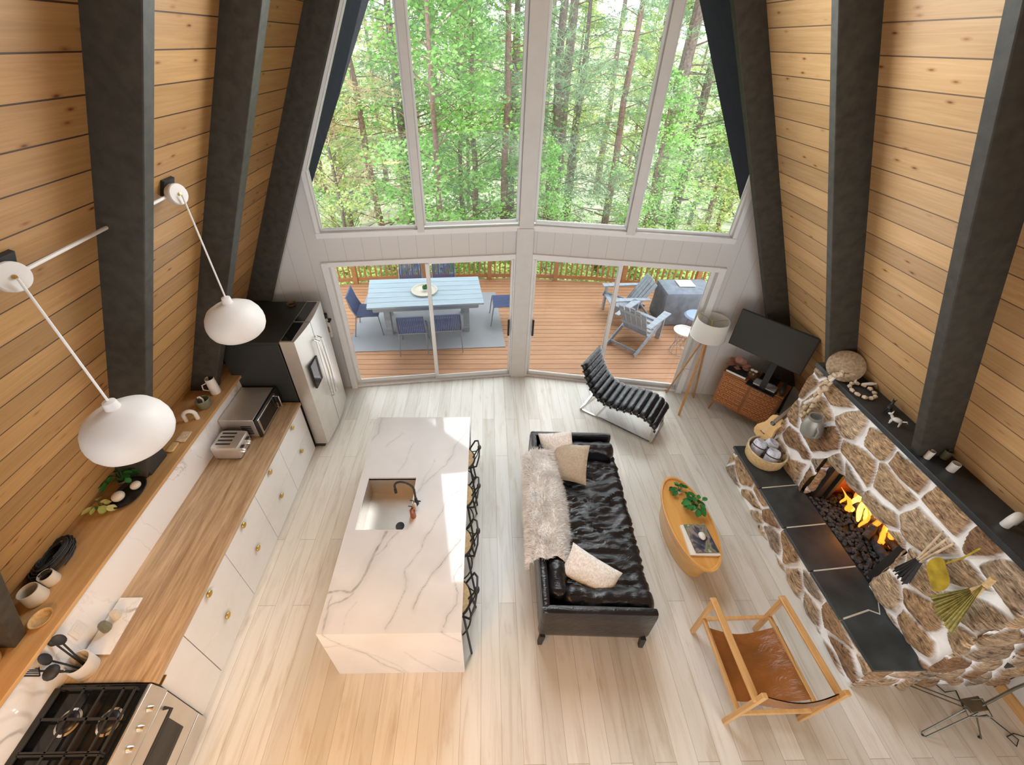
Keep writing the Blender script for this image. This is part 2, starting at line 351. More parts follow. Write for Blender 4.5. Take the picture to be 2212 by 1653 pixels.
def stonem():
    t = NT('rubble_stone'); a = t.add('ShaderNodeAttribute', attribute_name='tint'); sp = t.add('ShaderNodeSeparateColor'); t.l.new(a.outputs['Color'], sp.inputs[0])
    tone = t.ramp(sp.outputs[1], [(0,(.30,.175,.09)),(.3,(.50,.335,.19)),(.55,(.60,.44,.27)),(.78,(.36,.29,.22)),(1,(.66,.51,.34))])
    ang = t.coord((3,5,26), (.5,.2,0)); n = t.noise(ang, 1.5, 6, .65, 1.8); n2 = t.noise(t.coord(), 18, 5, .65)
    det = t.ramp(t.math('ADD', t.math('MULTIPLY', n, .7), t.math('MULTIPLY', n2, .3)), [(.38,(.12,.09,.08)),(.45,(.55,.50,.45)),(.54,(1.0,.97,.93)),(.66,(1.7,1.6,1.5))])
    col = t.mix(1, tone, det, 'MULTIPLY'); mort = t.mix(.2, (.95,.96,.96), t.ramp(n2, [(.3,(.6,.6,.6)),(.6,(.95,.95,.95))]))
    t.base(t.mix(sp.outputs[0], mort, col)); t.p(Roughness=.75); t.bump(t.math('MULTIPLY', t.math('ADD', n, n2), sp.outputs[0]), .7, .03); return t.m
M['stone'] = stonem()
# ================================================================== camera
def setup_camera():
    f, cx, cy, p, yw, r, H = 893.5, 1064.1, 734.9, math.radians(35.782), math.radians(1.119), math.radians(.586), 4.762
    F = V((math.sin(yw)*math.cos(p), math.cos(yw)*math.cos(p), -math.sin(p)))
    Rr = V((math.cos(yw), -math.sin(yw), 0)); U = Rr.cross(F)
    R2 = Rr*math.cos(r) + U*math.sin(r); U2 = -Rr*math.sin(r) + U*math.cos(r)
    cam = bpy.data.cameras.new('camera'); o = bpy.data.objects.new('camera', cam); C.objects.link(o)
    cam.sensor_fit = 'HORIZONTAL'; cam.sensor_width = 36; cam.lens = f*36/2212
    cam.shift_x = (1106-cx)/2212; cam.shift_y = (cy-826.5)/2212; cam.clip_start = .05; cam.clip_end = 400
    m = Matrix((R2, U2, -F)).transposed().to_4x4(); m.translation = V((0,0,H)); o.matrix_world = m
    bpy.context.scene.camera = o
setup_camera()
# ================================================================== room shell
S = .469; XC = .53; WL, WR_ = 4.69, 4.42; IL, IR = 4.40, 4.12; ZT = (WL+WR_)/2/S
XR = XC + (WR_-WL)/2            # ridge x
def xl(z, w=WL): return XC - (w - S*z)
def xr(z, w=WR_): return XC + (w - S*z)
A, B, C2, D = V((-2.17,5.27,0)), V((.43,5.56,0)), V((.67,5.56,0)), V((3.19,5.13,0))
dl = (B-A).normalized(); dr = (D-C2).normalized(); nl = V((-dl.y, dl.x, 0)); nr = V((-dr.y, dr.x, 0))
def yl(x): return A.y + (x-A.x)*dl.y/dl.x
def yr(x): return C2.y + (x-C2.x)*dr.y/dr.x
YB = -3.6
# floor follows the prow
struct(MB().prism([(-4.6,YB,-.12),(5.3,YB,-.12),(5.3,yr(5.3)+.05,-.12),(.67,5.66,-.12),(.43,5.66,-.12),(-4.6,yl(-4.6)+.05,-.12)], (0,0,.12)).build('floor', M['floor']), 'pale whitewashed oak plank floor')
# roof planes (board linings)
def roofside(name, fx, sgn, mat, fy, label):
    m = MB(); zt = ZT; a = V((fx(-.0),YB,0)); b = V((fx(zt),YB,zt))
    yb, yt = fy(fx(0)), fy(fx(zt)); off = V((sgn*.12, 0, .056))
    m.prism([(fx(0),YB,0),(fx(zt),YB,zt),(fx(zt),yt+.1,zt),(fx(0),yb+.1,0)], off)
    return struct(m.build(name, mat), label)
roofside('wall_left', xl, -1, M['pine_shaded'], yl, 'sloping knotty pine board wall above the kitchen')
roofside('wall_right', xr, 1, M['pine_lit'], yr, 'sloping knotty pine board wall above the fireplace')
# knee wall at right
def kneewall():
    m = MB(); m.bb((4.68,-3.4,0),(4.73,1.16,.34)); m.bb((4.66,3.75,0),(4.72,4.86,.56)); return struct(m.build('wall_knee', M['white']), 'low white knee wall under the sloping boards')
kneewall()
struct(MB().bb((4.655,-3.4,0),(4.68,1.15,.10)).build('baseboard_right', M['oak']), 'wooden baseboard below the white knee wall')
# ---- rafters
def rafter(sgn, w_in, w_out, y0, y1, label, dy=0.0, z0=0.0):
    m = MB(); P = []
    fx = (lambda z, w: XC - (w - S*z)) if sgn < 0 else (lambda z, w: XC + (w - S*z))
    zt = ZT - .05
    for z in (z0, zt):
        for w, y in ((w_in, y0+dy*z), (w_out, y0+dy*z), (w_out, y1+dy*z), (w_in, y1+dy*z)): P.append((fx(z, w), y, z))
    m.cbox(P); o = m.build('rafter_beam', M['rafter'], bevel=.006, weld=True)
    tag(struct(o), label, None, None); return o
rafter(-1, IL, WL+.02, 1.11, 1.20, 'dark rafter at the left edge by the range')
rafter(-1, IL, WL+.02, 2.465, 2.557, 'broad dark rafter between the two pendant lamps')
rafter(-1, IL, WL+.02, 3.69, 3.82, 'dark rafter behind the smaller pendant lamp')
rafter(-1, IL-.04, WL+.02, 4.80, 4.89, 'dark rafter against the left edge of the window wall', .088)
rafter(1, IR, WR_+.02, 1.17, 1.26, 'dark rafter foot at the near end of the stone fireplace')
rafter(1, IR, WR_+.02, 2.29, 2.375, 'dark rafter landing on the middle of the mantel')
rafter(1, IR, WR_+.02, 3.455, 3.53, 'dark rafter landing at the far end of the mantel')
rafter(1, IR, WR_+.02, 4.59, 4.67, 'dark rafter against the right edge of the window wall', .05)
rafter(-1, IL, WL+.02, -1.4, -1.3, 'dark rafter under the loft'); rafter(1, IR, WR_+.02, -1.2, -1.1, 'dark rafter under the loft at right')
# ---- window wall
HD, ZS, ZB = 2.24, 2.68, 2.26
def wallpanel(name, poly_xz, fy, nrm, mat, th=.10, label=None, kind=True, parent=None, off=0.0):
    P = [V((x, fy(x), z)) + nrm*off for x, z in poly_xz]; o = MB().prism(P, nrm*th).build(name, mat, parent)
    return struct(o, label) if kind else o
def vgroove():
    t = NT('white_vgroove_boards'); tc = t.add('ShaderNodeTexCoord'); sx = t.add('ShaderNodeSeparateXYZ'); t.l.new(tc.outputs['Object'], sx.inputs[0])
    fr = t.math('FRACT', t.math('MULTIPLY', sx.outputs['X'], 1/.24)); g = t.math('LESS_THAN', fr, .022)
    t.base(t.mix(g, (.64,.635,.615), (.44,.43,.41))); t.p(Roughness=.5); t.bump(t.math('SUBTRACT',1,g), .4, .004); return t.m
M['vg'] = vgroove()
# left side piece, header band, right side piece (three joined white board fields)
wallpanel('wall_front_left', [(-4.3,0),(-2.26,0),(-2.26,HD+.06),(-2.26,ZS),(-2.22,ZS),(-2.22,3.62),(xl(3.62)-.2,3.3),(xl(0)-.05,0)][0:7] if 0 else [(xl(0),0),(-2.26,0),(-2.26,ZS),(-2.22,ZS),(-2.22,(WL-2.75)/S),(xl(2),2)], yl, nl, M['vg'], label='white board wall between the fridge corner and the glass')
wallpanel('wall_front_right', [(3.28,0),(xr(0),0),(xr(2),2),(3.27,(WR_-2.74)/S),(3.27,ZS),(3.28,ZS)], yr, nr, M['vg'], label='white board wall behind the lamp and television')
wallpanel('wall_front_band_left', [(-2.26,HD+.05),(.43,HD+.05),(.43,ZS),(-2.26,ZS)], yl, nl, M['vg'], label='white board band above the left sliding door')
wallpanel('wall_front_band_right', [(.67,HD+.05),(3.28,HD+.05),(3.28,ZS),(.67,ZS)], yr, nr, M['vg'], label='white board band above the right sliding door')
# centre post
struct(MB().bb((.43,5.50,0),(.67,5.68,ZS)).bb((.46,5.51,ZS),(.66,5.68,ZT-.1)).build('trim_1', M['white'], bevel=.006), 'white centre post of the window wall')
# upper window trims
def wbar(m, x0, z0, x1, z1, fy, nrm, w=.05, d=.12, off=.0):
    a = V((x0, fy(x0), z0)) + nrm*(d/2-off); b = V((x1, fy(x1), z1)) + nrm*(d/2-off); m.bar(a, b, w, d, up=nrm) if 0 else None
    dd = (b-a).normalized(); side = dd.cross(nrm).normalized()
    P = [q + side*(i*w/2) + nrm*(j*d/2) for q in (a, b) for i, j in ((-1,-1),(1,-1),(1,1),(-1,1))]
    m.add(P, [(0,1,2,3),(7,6,5,4),(0,4,5,1),(1,5,6,2),(2,6,7,3),(3,7,4,0)]); return m
zlc, zrc = (WL-2.72)/S - .05, (WR_-2.72)/S - .05      # where the side trims meet the roof
WTL = 4.36; WTR = 4.36-.0
zL = 3.48; zR = 3.42
def topz_l(x): return (WL-.33 - (XC-x))/S
def topz_r(x): return (WR_-.02 - (x-XC))/S
tr = MB()
wbar(tr, -2.23, ZS, .46, ZS, yl, nl, .07, .16, .05); wbar(tr, -2.20, ZS, -2.20, topz_l(-2.20)+.02, yl, nl, .05, .16, .04)
wbar(tr, -2.20, topz_l(-2.2), .30, topz_l(.30), yl, nl, .05, .14, .03)
struct(tr.build('trim_2', M['trim']), 'white trim around the left tall windows')
tr = MB()
wbar(tr, .66, ZS, 3.26, ZS, yr, nr, .07, .16, .05); wbar(tr, 3.235, ZS, 3.235, topz_r(3.235)+.02, yr, nr, .05, .16, .04)
wbar(tr, 3.235, topz_r(3.235), .72, topz_r(.72), yr, nr, .05, .14, .03)
struct(tr.build('trim_3', M['trim']), 'white trim around the right tall windows')
tr = MB(); wbar(tr, -.875, ZS, -.875, topz_l(-.875), yl, nl, .09, .15, .06); struct(tr.build('trim_4', M['white'], bevel=.004), 'white mullion of the left tall windows')
tr = MB(); wbar(tr, 1.945, ZS, 1.945, topz_r(1.945), yr, nr, .11, .15, .06); struct(tr.build('trim_5', M['white'], bevel=.004), 'white mullion of the right tall windows')
def wfill(name, polyxz, fy, nrm, label):   # dark outer rafter strip left between trim and roof is closed here
    return wallpanel(name, polyxz, fy, nrm, M['white'], .05, label)
wallpanel('wall_front_gable_left', [(-2.22,topz_l(-2.22)),(XR-.3,topz_l(XR-.3)),(XR-.3,ZT),(xl(ZT),ZT),(-2.22,(WL-2.75)/S)], yl, nl, M['white'], .06, 'white strip above the left tall windows')
def window(n, pts, fy, nrm, label):
    g = MB(); P = [V((x, fy(x), z)) for x, z in pts]
    ctr = sum(P, V((0,0,0)))/len(P); fr = MB()
    for i in range(len(P)):
        a, b = P[i], P[(i+1) % len(P)]; ia, ib = ctr.lerp(a, .985), ctr.lerp(b, .985)
        dd = (ib-ia).normalized(); side = dd.cross(nrm).normalized(); w = .035; nn = nrm
        fr.add([q + side*(u*w/2) + nn*(.05+v*.025) for q in (ia, ib) for u, v in ((-1,-1),(1,-1),(1,1),(-1,1))], [(0,1,2,3),(7,6,5,4),(0,4,5,1),(1,5,6,2),(2,6,7,3),(3,7,4,0)])
    o = struct(fr.build('window_%d' % n, M['trim']), label)
    g.prism([p + nrm*.05 for p in [ctr.lerp(q, .99) for q in P]], nrm*.006).build('glass_pane', M['glass'], o)
    return o
window(1, [(-2.18,ZS+.03),(-.92,ZS+.03),(-.92,topz_l(-.92)-.03),(-2.18,topz_l(-2.18)-.03)], yl, nl, 'far left tall window with a slanting top')
window(2, [(-.83,ZS+.03),(.45,ZS+.03),(.45,topz_l(.32)),(.32,topz_l(.32)-.03),(-.83,topz_l(-.83)-.03)], yl, nl, 'tall window left of the centre post')
window(3, [(.67,ZS+.03),(1.89,ZS+.03),(1.89,topz_r(1.89)-.03),(.67,topz_r(.67)-.03)], yr, nr, 'tall window right of the centre post')
window(4, [(2.0,ZS+.03),(3.21,ZS+.03),(3.21,topz_r(3.21)-.03),(2.0,topz_r(2.0)-.03)], yr, nr, 'far right tall window with a slanting top')
# sliding doors
def slider(n, x0, x1, xm, fy, nrm, label, hx):
    fr = MB()
    wbar(fr, x0-.045, 0, x0-.045, HD+.05, fy, nrm, .09, .16, .05); wbar(fr, x1+.0, 0, x1+.0, HD+.05, fy, nrm, .05, .14, .03)
    wbar(fr, x0-.09, HD+.02, x1, HD+.02, fy, nrm, .07, .14, .04); wbar(fr, x0, .015, x1, .015, fy, nrm, .03, .13, .02)
    o = struct(fr.build('door_%d' % n, M['trim'], bevel=.003), label)
    for k, (a, b, dpt) in enumerate(((x0, xm+.03, .075), (xm-.03, x1, .035))):
        s = MB(); w = .055
        for (p, q) in (((a+w/2,.03),(a+w/2,HD-.01)), ((b-w/2,.03),(b-w/2,HD-.01)), ((a,.06),(b,.06)), ((a,HD-.03),(b,HD-.03))):
            wbar(s, p[0], p[1], q[0], q[1], fy, nrm, w, .035, -dpt+.02)
        so = s.build('sliding_panel', M['trim'], o)
        P = [V((x, fy(x), z)) + nrm*(dpt+.0) for x, z in ((a+.04,.07),(b-.04,.07),(b-.04,HD-.04),(a+.04,HD-.04))]
        MB().prism(P, nrm*.006).build('glass_pane', M['glass'], so)
    h = MB(); q = V((hx, fy(hx), 1.02)) - nrm*.02; h.tube([q+V((0,0,-.12)), q+V((0,0,-.12))-nrm*.04, q+V((0,0,.12))-nrm*.04, q+V((0,0,.12))], .011)
    h.box(q, (.03,.03,.3)); h.build('door_handle', M['blackm'], o); return o
slider(1, -2.17, .43, -.84, yl, nl, 'left sliding glass door opening to the deck dining table', .36)
slider(2, 3.19, .67, 1.92, yr, nr, 'right sliding glass door opening to the deck lounge chairs', .76) if 0 else None
def slider_r():
    fr = MB(); fy, nrm = yr, nr
    wbar(fr, 3.235, 0, 3.235, HD+.05, fy, nrm, .09, .16, .05); wbar(fr, .69, 0, .69, HD+.05, fy, nrm, .05, .14, .03)
    wbar(fr, .67, HD+.02, 3.28, HD+.02, fy, nrm, .07, .14, .04); wbar(fr, .67, .015, 3.19, .015, fy, nrm, .03, .13, .02)
    o = struct(fr.build('door_2', M['trim'], bevel=.003), 'right sliding glass door opening to the deck lounge chairs')
    for a, b, dpt in ((.69,1.95,.035),(1.89,3.19,.075)):
        s = MB(); w = .055
        for (p, q) in (((a+w/2,.03),(a+w/2,HD-.01)), ((b-w/2,.03),(b-w/2,HD-.01)), ((a,.06),(b,.06)), ((a,HD-.03),(b,HD-.03))):
            wbar(s, p[0], p[1], q[0], q[1], fy, nrm, w, .035, -dpt+.02)
        so = s.build('sliding_panel', M['trim'], o)
        P = [V((x, fy(x), z)) + nrm*dpt for x, z in ((a+.04,.07),(b-.04,.07),(b-.04,HD-.04),(a+.04,HD-.04))]
        MB().prism(P, nrm*.006).build('glass_pane', M['glass'], so)
    h = MB(); q = V((.76, fy(.76), 1.02)) - nrm*.02; h.tube([q+V((0,0,-.12)), q+V((0,0,-.12))-nrm*.04, q+V((0,0,.12))-nrm*.04, q+V((0,0,.12))], .011)
    h.box(q, (.03,.03,.3)); h.build('door_handle', M['blackm'], o)
slider_r()
# outer overhang of the roof (dark painted underside)
def overhang(sgn, label):
    if sgn < 0: P = [(xl(1.6),yl(-3)+.15,1.6),(xl(1.6),6.45,1.6),(xl(ZT),9.5,ZT),(xl(ZT),5.75,ZT)]
    else: P = [(xr(1.6),yr(4)+.15,1.6),(xr(1.6),5.45,1.6),(xr(ZT),7.3,ZT),(xr(ZT),5.75,ZT)]
    o = MB().prism(P, (sgn*.15,0,.07)).build('roof_overhang', M['ovh']); tag(struct(o), label, None)
M['ovh'] = plain('dark_blue_grey_paint', (.026,.027,.040), .85, var=.1, spec=.1)
overhang(-1, 'dark painted roof overhang outside the left windows'); overhang(1, 'dark painted roof overhang outside the right windows')
struct(MB().prism([(xl(3.0),YB,3.0),(xr(3.0),YB,3.0),(xr(3.0),.08,3.0),(xl(3.0),.08,3.0)], (0,0,.2)).build('ceiling_loft', M['pine_shaded']), 'loft floor seen only from below')
# ================================================================== kitchen run
CX = -2.44   # cabinet front plane
def cabinets():
    units = [(1.03,1.345,'narrow',1), (1.345,2.0,'drawers',2), (2.0,2.61,'drawers',2), (2.61,3.24,'drawers',2), (3.24,3.93,'drawers',2)]
    lab = ['narrow white base cabinet with one small pull beside the range', 'white drawer cabinet second from the range, two brass knobs', 'white drawer cabinet in the middle of the kitchen run with two brass knobs', 'white drawer cabinet beside the toaster with two brass knobs', 'white drawer cabinet next to the refrigerator under the microwave']
    for k, (a, b, kind, nd) in enumerate(units):
        t = thing('base_cabinet', lab[k], 'cabinet', (-2.75,(a+b)/2,0), group='white kitchen base cabinets')
        MB().bb((-3.08,a+.003,.0),(CX-.02,b-.003,.875)).build('body', M['cab'], t)
        if nd == 1:
            d = MB().bb((CX-.02,a+.004,.03),(CX,b-.004,.87)).build('door', M['cab'], t, bevel=.002)
            MB().bb((CX,1.06-.03,.852),(CX+.022,1.06+.03,.860)).build('pull', M['brass'], d)
        else:
            for z0, z1, zk in ((.445,.87,.845),(.03,.439,.40)):
                d = MB().bb((CX-.02,a+.003,z0),(CX,b-.003,z1)).build('drawer', M['cab'], t, bevel=.002)
                yk = {1:1.67,2:2.305,3:2.935,4:3.595}[k]
                MB().lathe([(.012,0),(.012,.012),(.030,.014),(.032,.022),(.028,.027),(0,.028)], (CX,yk,zk-.02), 20, Euler((0,PI/2,0))).build('knob', M['brass'], d)
cabinets()
tag(MB().bb((-3.10,1.03,.875),(CX+.012,3.945,.92)).build('worktop', M['butcher'], bevel=.003), 'long butcher block kitchen worktop along the left wall', 'worktop')
# backsplash, raised ledge behind it
struct(MB().bb((-3.13,-.6,.88),(-3.10,3.96,1.335)).build('wall_backsplash', M['bsmarble']), 'veined marble backsplash behind the kitchen worktop')
tag(struct(MB().bb((xl(1.3)-.02,-.6,1.33),(-3.06,4.2,1.365)).build('trim_6', M['ledge'], bevel=.003)), 'honey wood ledge above the marble backsplash', None)
struct(MB().bb((xl(.6)-.1,-.6,0),(-3.135,3.96,1.33)).build('wall_kitchen', M['white']), 'hidden wall behind the kitchen base cabinets')
def fridge():
    t = thing('refrigerator', 'tall side-by-side stainless steel refrigerator with charcoal sides', 'refrigerator', (-2.75,4.45,0))
    MB().bb((-3.18,3.97,0),(-2.46,4.93,1.83)).build('body', M['char'], t, bevel=.004)
    def door(y0, y1):
        m = MB(); n = 8
        for i in range(n):
            a, b = lerp(y0, y1, i/n), lerp(y0, y1, (i+1)/n)
            bx = lambda y: -2.265 + .04*math.sin(PI*(y-3.97)/.96)
            m.cbox([(-2.44,a,.08),(bx(a),a,.08),(bx(b),b,.08),(-2.44,b,.08),(-2.44,a,1.87),(bx(a),a,1.87),(bx(b),b,1.87),(-2.44,b,1.87)])
        return m.build('door', M['steel'], t)
    d1 = door(3.972,4.405); d2 = door(4.415,4.928)
    for d, y in ((d1, 4.37), (d2, 4.45)):
        MB().tube([(-2.215,y,1.62),(-2.16,y,1.60),(-2.15,y,1.1),(-2.16,y,.66),(-2.215,y,.64)], .014, 10).build('handle', M['chrome'], d)
    MB().bb((-2.24,4.07,1.05),(-2.212,4.30,1.42)).build('dispenser', M['gloss'], d1)
    for a, b in ((4.0,4.39),(4.43,4.90)): MB().bb((-2.43,a,1.865),(-2.30,b,1.876)).build('door_cap', M['gloss'], t)
    MB().bb((-3.18,3.975,1.83),(-2.44,4.925,1.862)).build('top_cover', M['char'], t)
    MB().bb((-2.47,3.99,.0),(-2.33,4.91,.08)).build('toe_grille', M['blackm'], t)
fridge()
def stove():
    t = thing('range', 'stainless gas range with black cooktop at the near end of the kitchen', 'range', (-2.78,.6,0))
    MB().bb((-3.10,.27,0),(-2.44,1.02,.90)).build('body', M['steel'], t, bevel=.004)
    MB().bb((-3.10,.27,.90),(-2.47,1.02,.93)).build('cooktop', M['gloss'], t, bevel=.006)
    MB().bb((-3.16,.27,.90),(-3.10,1.02,.96)).build('rear_trim', M['steel'], t, bevel=.004)
    p = MB().cbox([(-2.47,.27,.78),(-2.40,.27,.78),(-2.40,1.02,.78),(-2.47,1.02,.78),(-2.47,.27,.93),(-2.45,.27,.93),(-2.45,1.02,.93),(-2.47,1.02,.93)]).build('control_panel', M['steel'], t, bevel=.004)
    for k in range(6):
        MB().lathe([(.022,0),(.022,.02),(.018,.045),(0,.046)], (-2.425,.37+k*.105,.855), 16, Euler((0,PI/2-.15,0))).build('knob', M['chrome'], p)
    d = MB().bb((-2.44,.275,.20),(-2.405,1.015,.765)).build('oven_door', M['steel'], t, bevel=.004)
    MB().bb((-2.405,.39,.34),(-2.40,.90,.60)).build('oven_window', M['gloss'], d)
    MB().tube([(-2.405,.93,.71),(-2.35,.93,.71),(-2.35,.33,.71),(-2.405,.33,.71)], .013, 10).build('oven_handle', M['blackm'], d)
    MB().bb((-2.44,.275,.02),(-2.405,1.015,.185)).build('drawer', M['steel'], t, bevel=.004)
    for x, y in ((-2.88,.81),(-2.60,.81),(-2.88,.47),(-2.60,.47)):
        MB().lathe([(.058,.93),(.062,.945),(.05,.955),(.035,.957),(.035,.966),(0,.968)], (x,y,0), 24).build('burner', M['blacks'], t)
        MB().lathe([(.074,.931),(.078,.936),(.064,.940),(.06,.932)], (x,y,0), 24).build('burner_ring', M['chrome'], t)
    for y0, y1 in ((.65,.985),(.305,.64)):
        g = MB(); z = .975; r = .007
        for y in (y0, y1, (y0+y1)/2): g.bar((-3.05,y,z),(-2.52,y,z), .014, .012)
        for x in (-3.05,-2.88,-2.74,-2.60,-2.52): g.bar((x,y0,z),(x,y1,z), .014, .012)
        for x in (-3.05,-2.52):
            for y in (y0,y1): g.bar((x,y,.93),(x,y,z), .012, .012)
        g.build('grate', M['blackm'], t)
    MB().bb((-3.14,.30,.961),(-3.05,.99,.967)).build('vent_strip', M['blackm'], t)
stove()
# ---- counter objects
def microwave():
    t = thing('toaster_oven', 'grey steel microwave oven on the worktop beside the refrigerator', 'microwave', (-2.88,3.66,.92))
    MB().bb((-3.09,3.36,.93),(-2.69,3.93,1.20)).build('case', M['steel'], t, bevel=.006)
    fr = MB().bb((-2.69,3.355,.925),(-2.655,3.935,1.205)).build('front_frame', M['blacks'], t, bevel=.004)
    d = MB().bb((-2.655,3.375,.945),(-2.645,3.84,1.185)).build('door', M['chrome'], t, bevel=.002)
    MB().bb((-2.645,3.41,.97),(-2.641,3.80,1.165)).build('door_glass', M['gloss'], d)
    MB().tube([(-2.645,3.82,1.15),(-2.60,3.82,1.15),(-2.60,3.82,.97),(-2.645,3.82,.97)], .008).build('handle', M['chrome'], d)
    s = MB()
    for k in range(5): s.bb((-2.86+.0,3.352,.98+k*.03),(-2.74,3.36,.988+k*.03))
    s.build('side_vent', M['blackm'], t)
    for x in (-3.05,-2.72):
        for y in (3.4,3.89): MB().cyl((x,y,.92),(x,y,.935),.012).build('foot', M['blackm'], t)
microwave()
def toaster():
    t = thing('toaster', 'four slot chrome toaster on the worktop in front of the microwave', 'toaster', (-2.9,3.17,.92))
    MB().soft((-2.895,3.16,1.025),(.30,.27,.19),.025,6).build('body', M['steel'], t, weld=True)
    for k in range(4): MB().bb((-3.0,3.075+k*.052,1.112),(-2.84,3.097+k*.052,1.1215)).build('slot', M['blackm'], t)
    for y in (3.10,3.22):
        MB().lathe([(.028,0),(.03,.012),(.02,.03),(0,.031)], (-2.745,y,.99), 16, Euler((0,PI/2,0))).build('dial', M['chrome'], t)
        MB().bb((-2.745,y-.02,1.06),(-2.715,y+.02,1.072)).build('lever', M['blackm'], t)
    MB().bb((-3.03,3.04,.92),(-2.76,3.28,.932)).build('base', M['blackm'], t)
toaster()
def jar_clear():
    t = thing('glass_jar', 'small clear lidded glass jar beside the toaster against the marble', 'jar', (-3.04,3.33,.92))
    MB().lathe([(.0,.92),(.04,.92),(.042,.93),(.042,1.02),(.034,1.035),(.034,1.045)], (-3.035,3.31,0), 20).build('body', M['clear'], t)
    MB().lathe([(.036,1.045),(.036,1.07),(.03,1.075),(0,1.075)], (-3.035,3.31,0), 20).build('lid', M['blackm'], t)
jar_clear()
def outlet(name, y, z, label):
    t = thing(name, label, 'outlet', (-3.1,y,z)); MB().bb((-3.1,y-.045,z-.065),(-3.094,y+.045,z+.065)).build('cover_plate', M['ceramic'], t, bevel=.002)
    for dz in (-.025,.025): MB().bb((-3.094,y-.016,z+dz-.014),(-3.092,y+.016,z+dz+.014)).build('socket', M['cab'], t)
outlet('wall_outlet', 1.30, 1.12, 'white electrical outlet plate on the marble above the serving board')
outlet('wall_outlet', 1.12, 1.09, 'white electrical outlet plate on the marble behind the utensil crock')
outlet('wall_outlet', 3.20, 1.19, 'white electrical outlet plate on the marble behind the toaster')
t = thing('serving_board', 'white marble serving board lying on the near worktop', 'tray', (-3.0,1.4,.92))
MB().cbox([(-3.085,1.2,.922),(-2.885,1.2,.922),(-2.90,1.6,.922),(-3.085,1.6,.922),(-3.085,1.2,.938),(-2.885,1.2,.938),(-2.90,1.6,.938),(-3.085,1.6,.938)]).build('slab', M['bsmarble'], t, bevel=.002)
t = thing('pepper_mill', 'dark faceted shaker on the marble serving board', 'shaker', (-3.02,1.37,.94)); MB().lathe([(.03,.938),(.036,.95),(.036,1.0),(.028,1.03),(0,1.032)], (-3.02,1.37,0), 8).build('body', M['olive'], t)
t = thing('salt_shaker', 'pale faceted shaker on the marble serving board', 'shaker', (-3.01,1.45,.94)); MB().lathe([(.028,.938),(.034,.95),(.034,.99),(.026,1.02),(0,1.022)], (-3.0,1.455,0), 8).build('body', M['cream'], t)
def crock():
    t = thing('utensil_crock', 'white ceramic utensil crock beside the range', 'crock', (-2.99,1.125,.92)); c = (-2.985,1.115,0)
    MB().lathe([(0,.921),(.070,.921),(.076,.93),(.076,1.075),(.069,1.075),(.067,.94),(0,.94)], c, 32).build('pot', M['ceramic'], t)
    def u(name, label, top, head):
        tt = thing(name, label, 'utensil', (c[0],c[1],.95), group='black utensils in the crock')
        b = V((c[0],c[1],.95)) + (V(top)-V((c[0],c[1],1.2)))*V((.25,.25,0)); tp = V(top)
        MB().tube([b, b.lerp(tp,.5)+V((0,0,.01)), tp], .006, 8).build('handle', M['blackm'], tt)
        head(MB(), tp, (tp-b).normalized()).build('head', M['blackm'], tt)
    def spoon(m, p, d):
        return m.ball(p+d*.035, (.038,.014,.056), 14, rot=d.to_track_quat('Z','Y').to_euler())
    def ladle(m, p, d): return m.ball(p+d*.02, (.05,.048,.036), 14, rot=d.to_track_quat('Z','Y').to_euler())
    def spat(m, p, d):
        e = d.to_track_quat('Z','Y').to_euler(); R = e.to_matrix()
        for k in range(6): m.bar(p+R@V((-.035+k*.014,0,0)), p+R@V((-.035+k*.014,0,.10)), .004, .004)
        for z in (0,.10): m.bar(p+R@V((-.04,0,z)), p+R@V((.04,0,z)), .006, .005)
        for x in (-.04,.04): m.bar(p+R@V((x,0,0)), p+R@V((x,0,.10)), .006, .005)
        return m
    def fork(m, p, d):
        R = d.to_track_quat('Z','Y').to_euler().to_matrix(); m.ball(p+d*.02, (.025,.01,.035), 12, rot=d.to_track_quat('Z','Y').to_euler())
        for k in range(5): m.tube([p+R@V((-.02+k*.01,0,.03)), p+R@V((-.022+k*.011,.01,.06)), p+R@V((-.022+k*.011,.025,.065))], .003, 5)
        return m
    u('serving_spoon', 'black serving spoon standing upright in the white crock', (-3.02,1.17,1.27), spoon)
    u('pasta_fork', 'black toothed pasta fork leaning back in the white crock', (-3.10+.02,1.17,1.25), fork)
    u('slotted_spatula', 'black slotted spatula leaning toward the range from the crock', (-3.08,1.02,1.22), spat)
    u('ladle', 'black round ladle hanging over the crock rim', (-3.0,1.02,1.19), ladle)
    u('turner', 'short black turner at the back of the white crock', (-3.06,1.08,1.22), spoon)
crock()
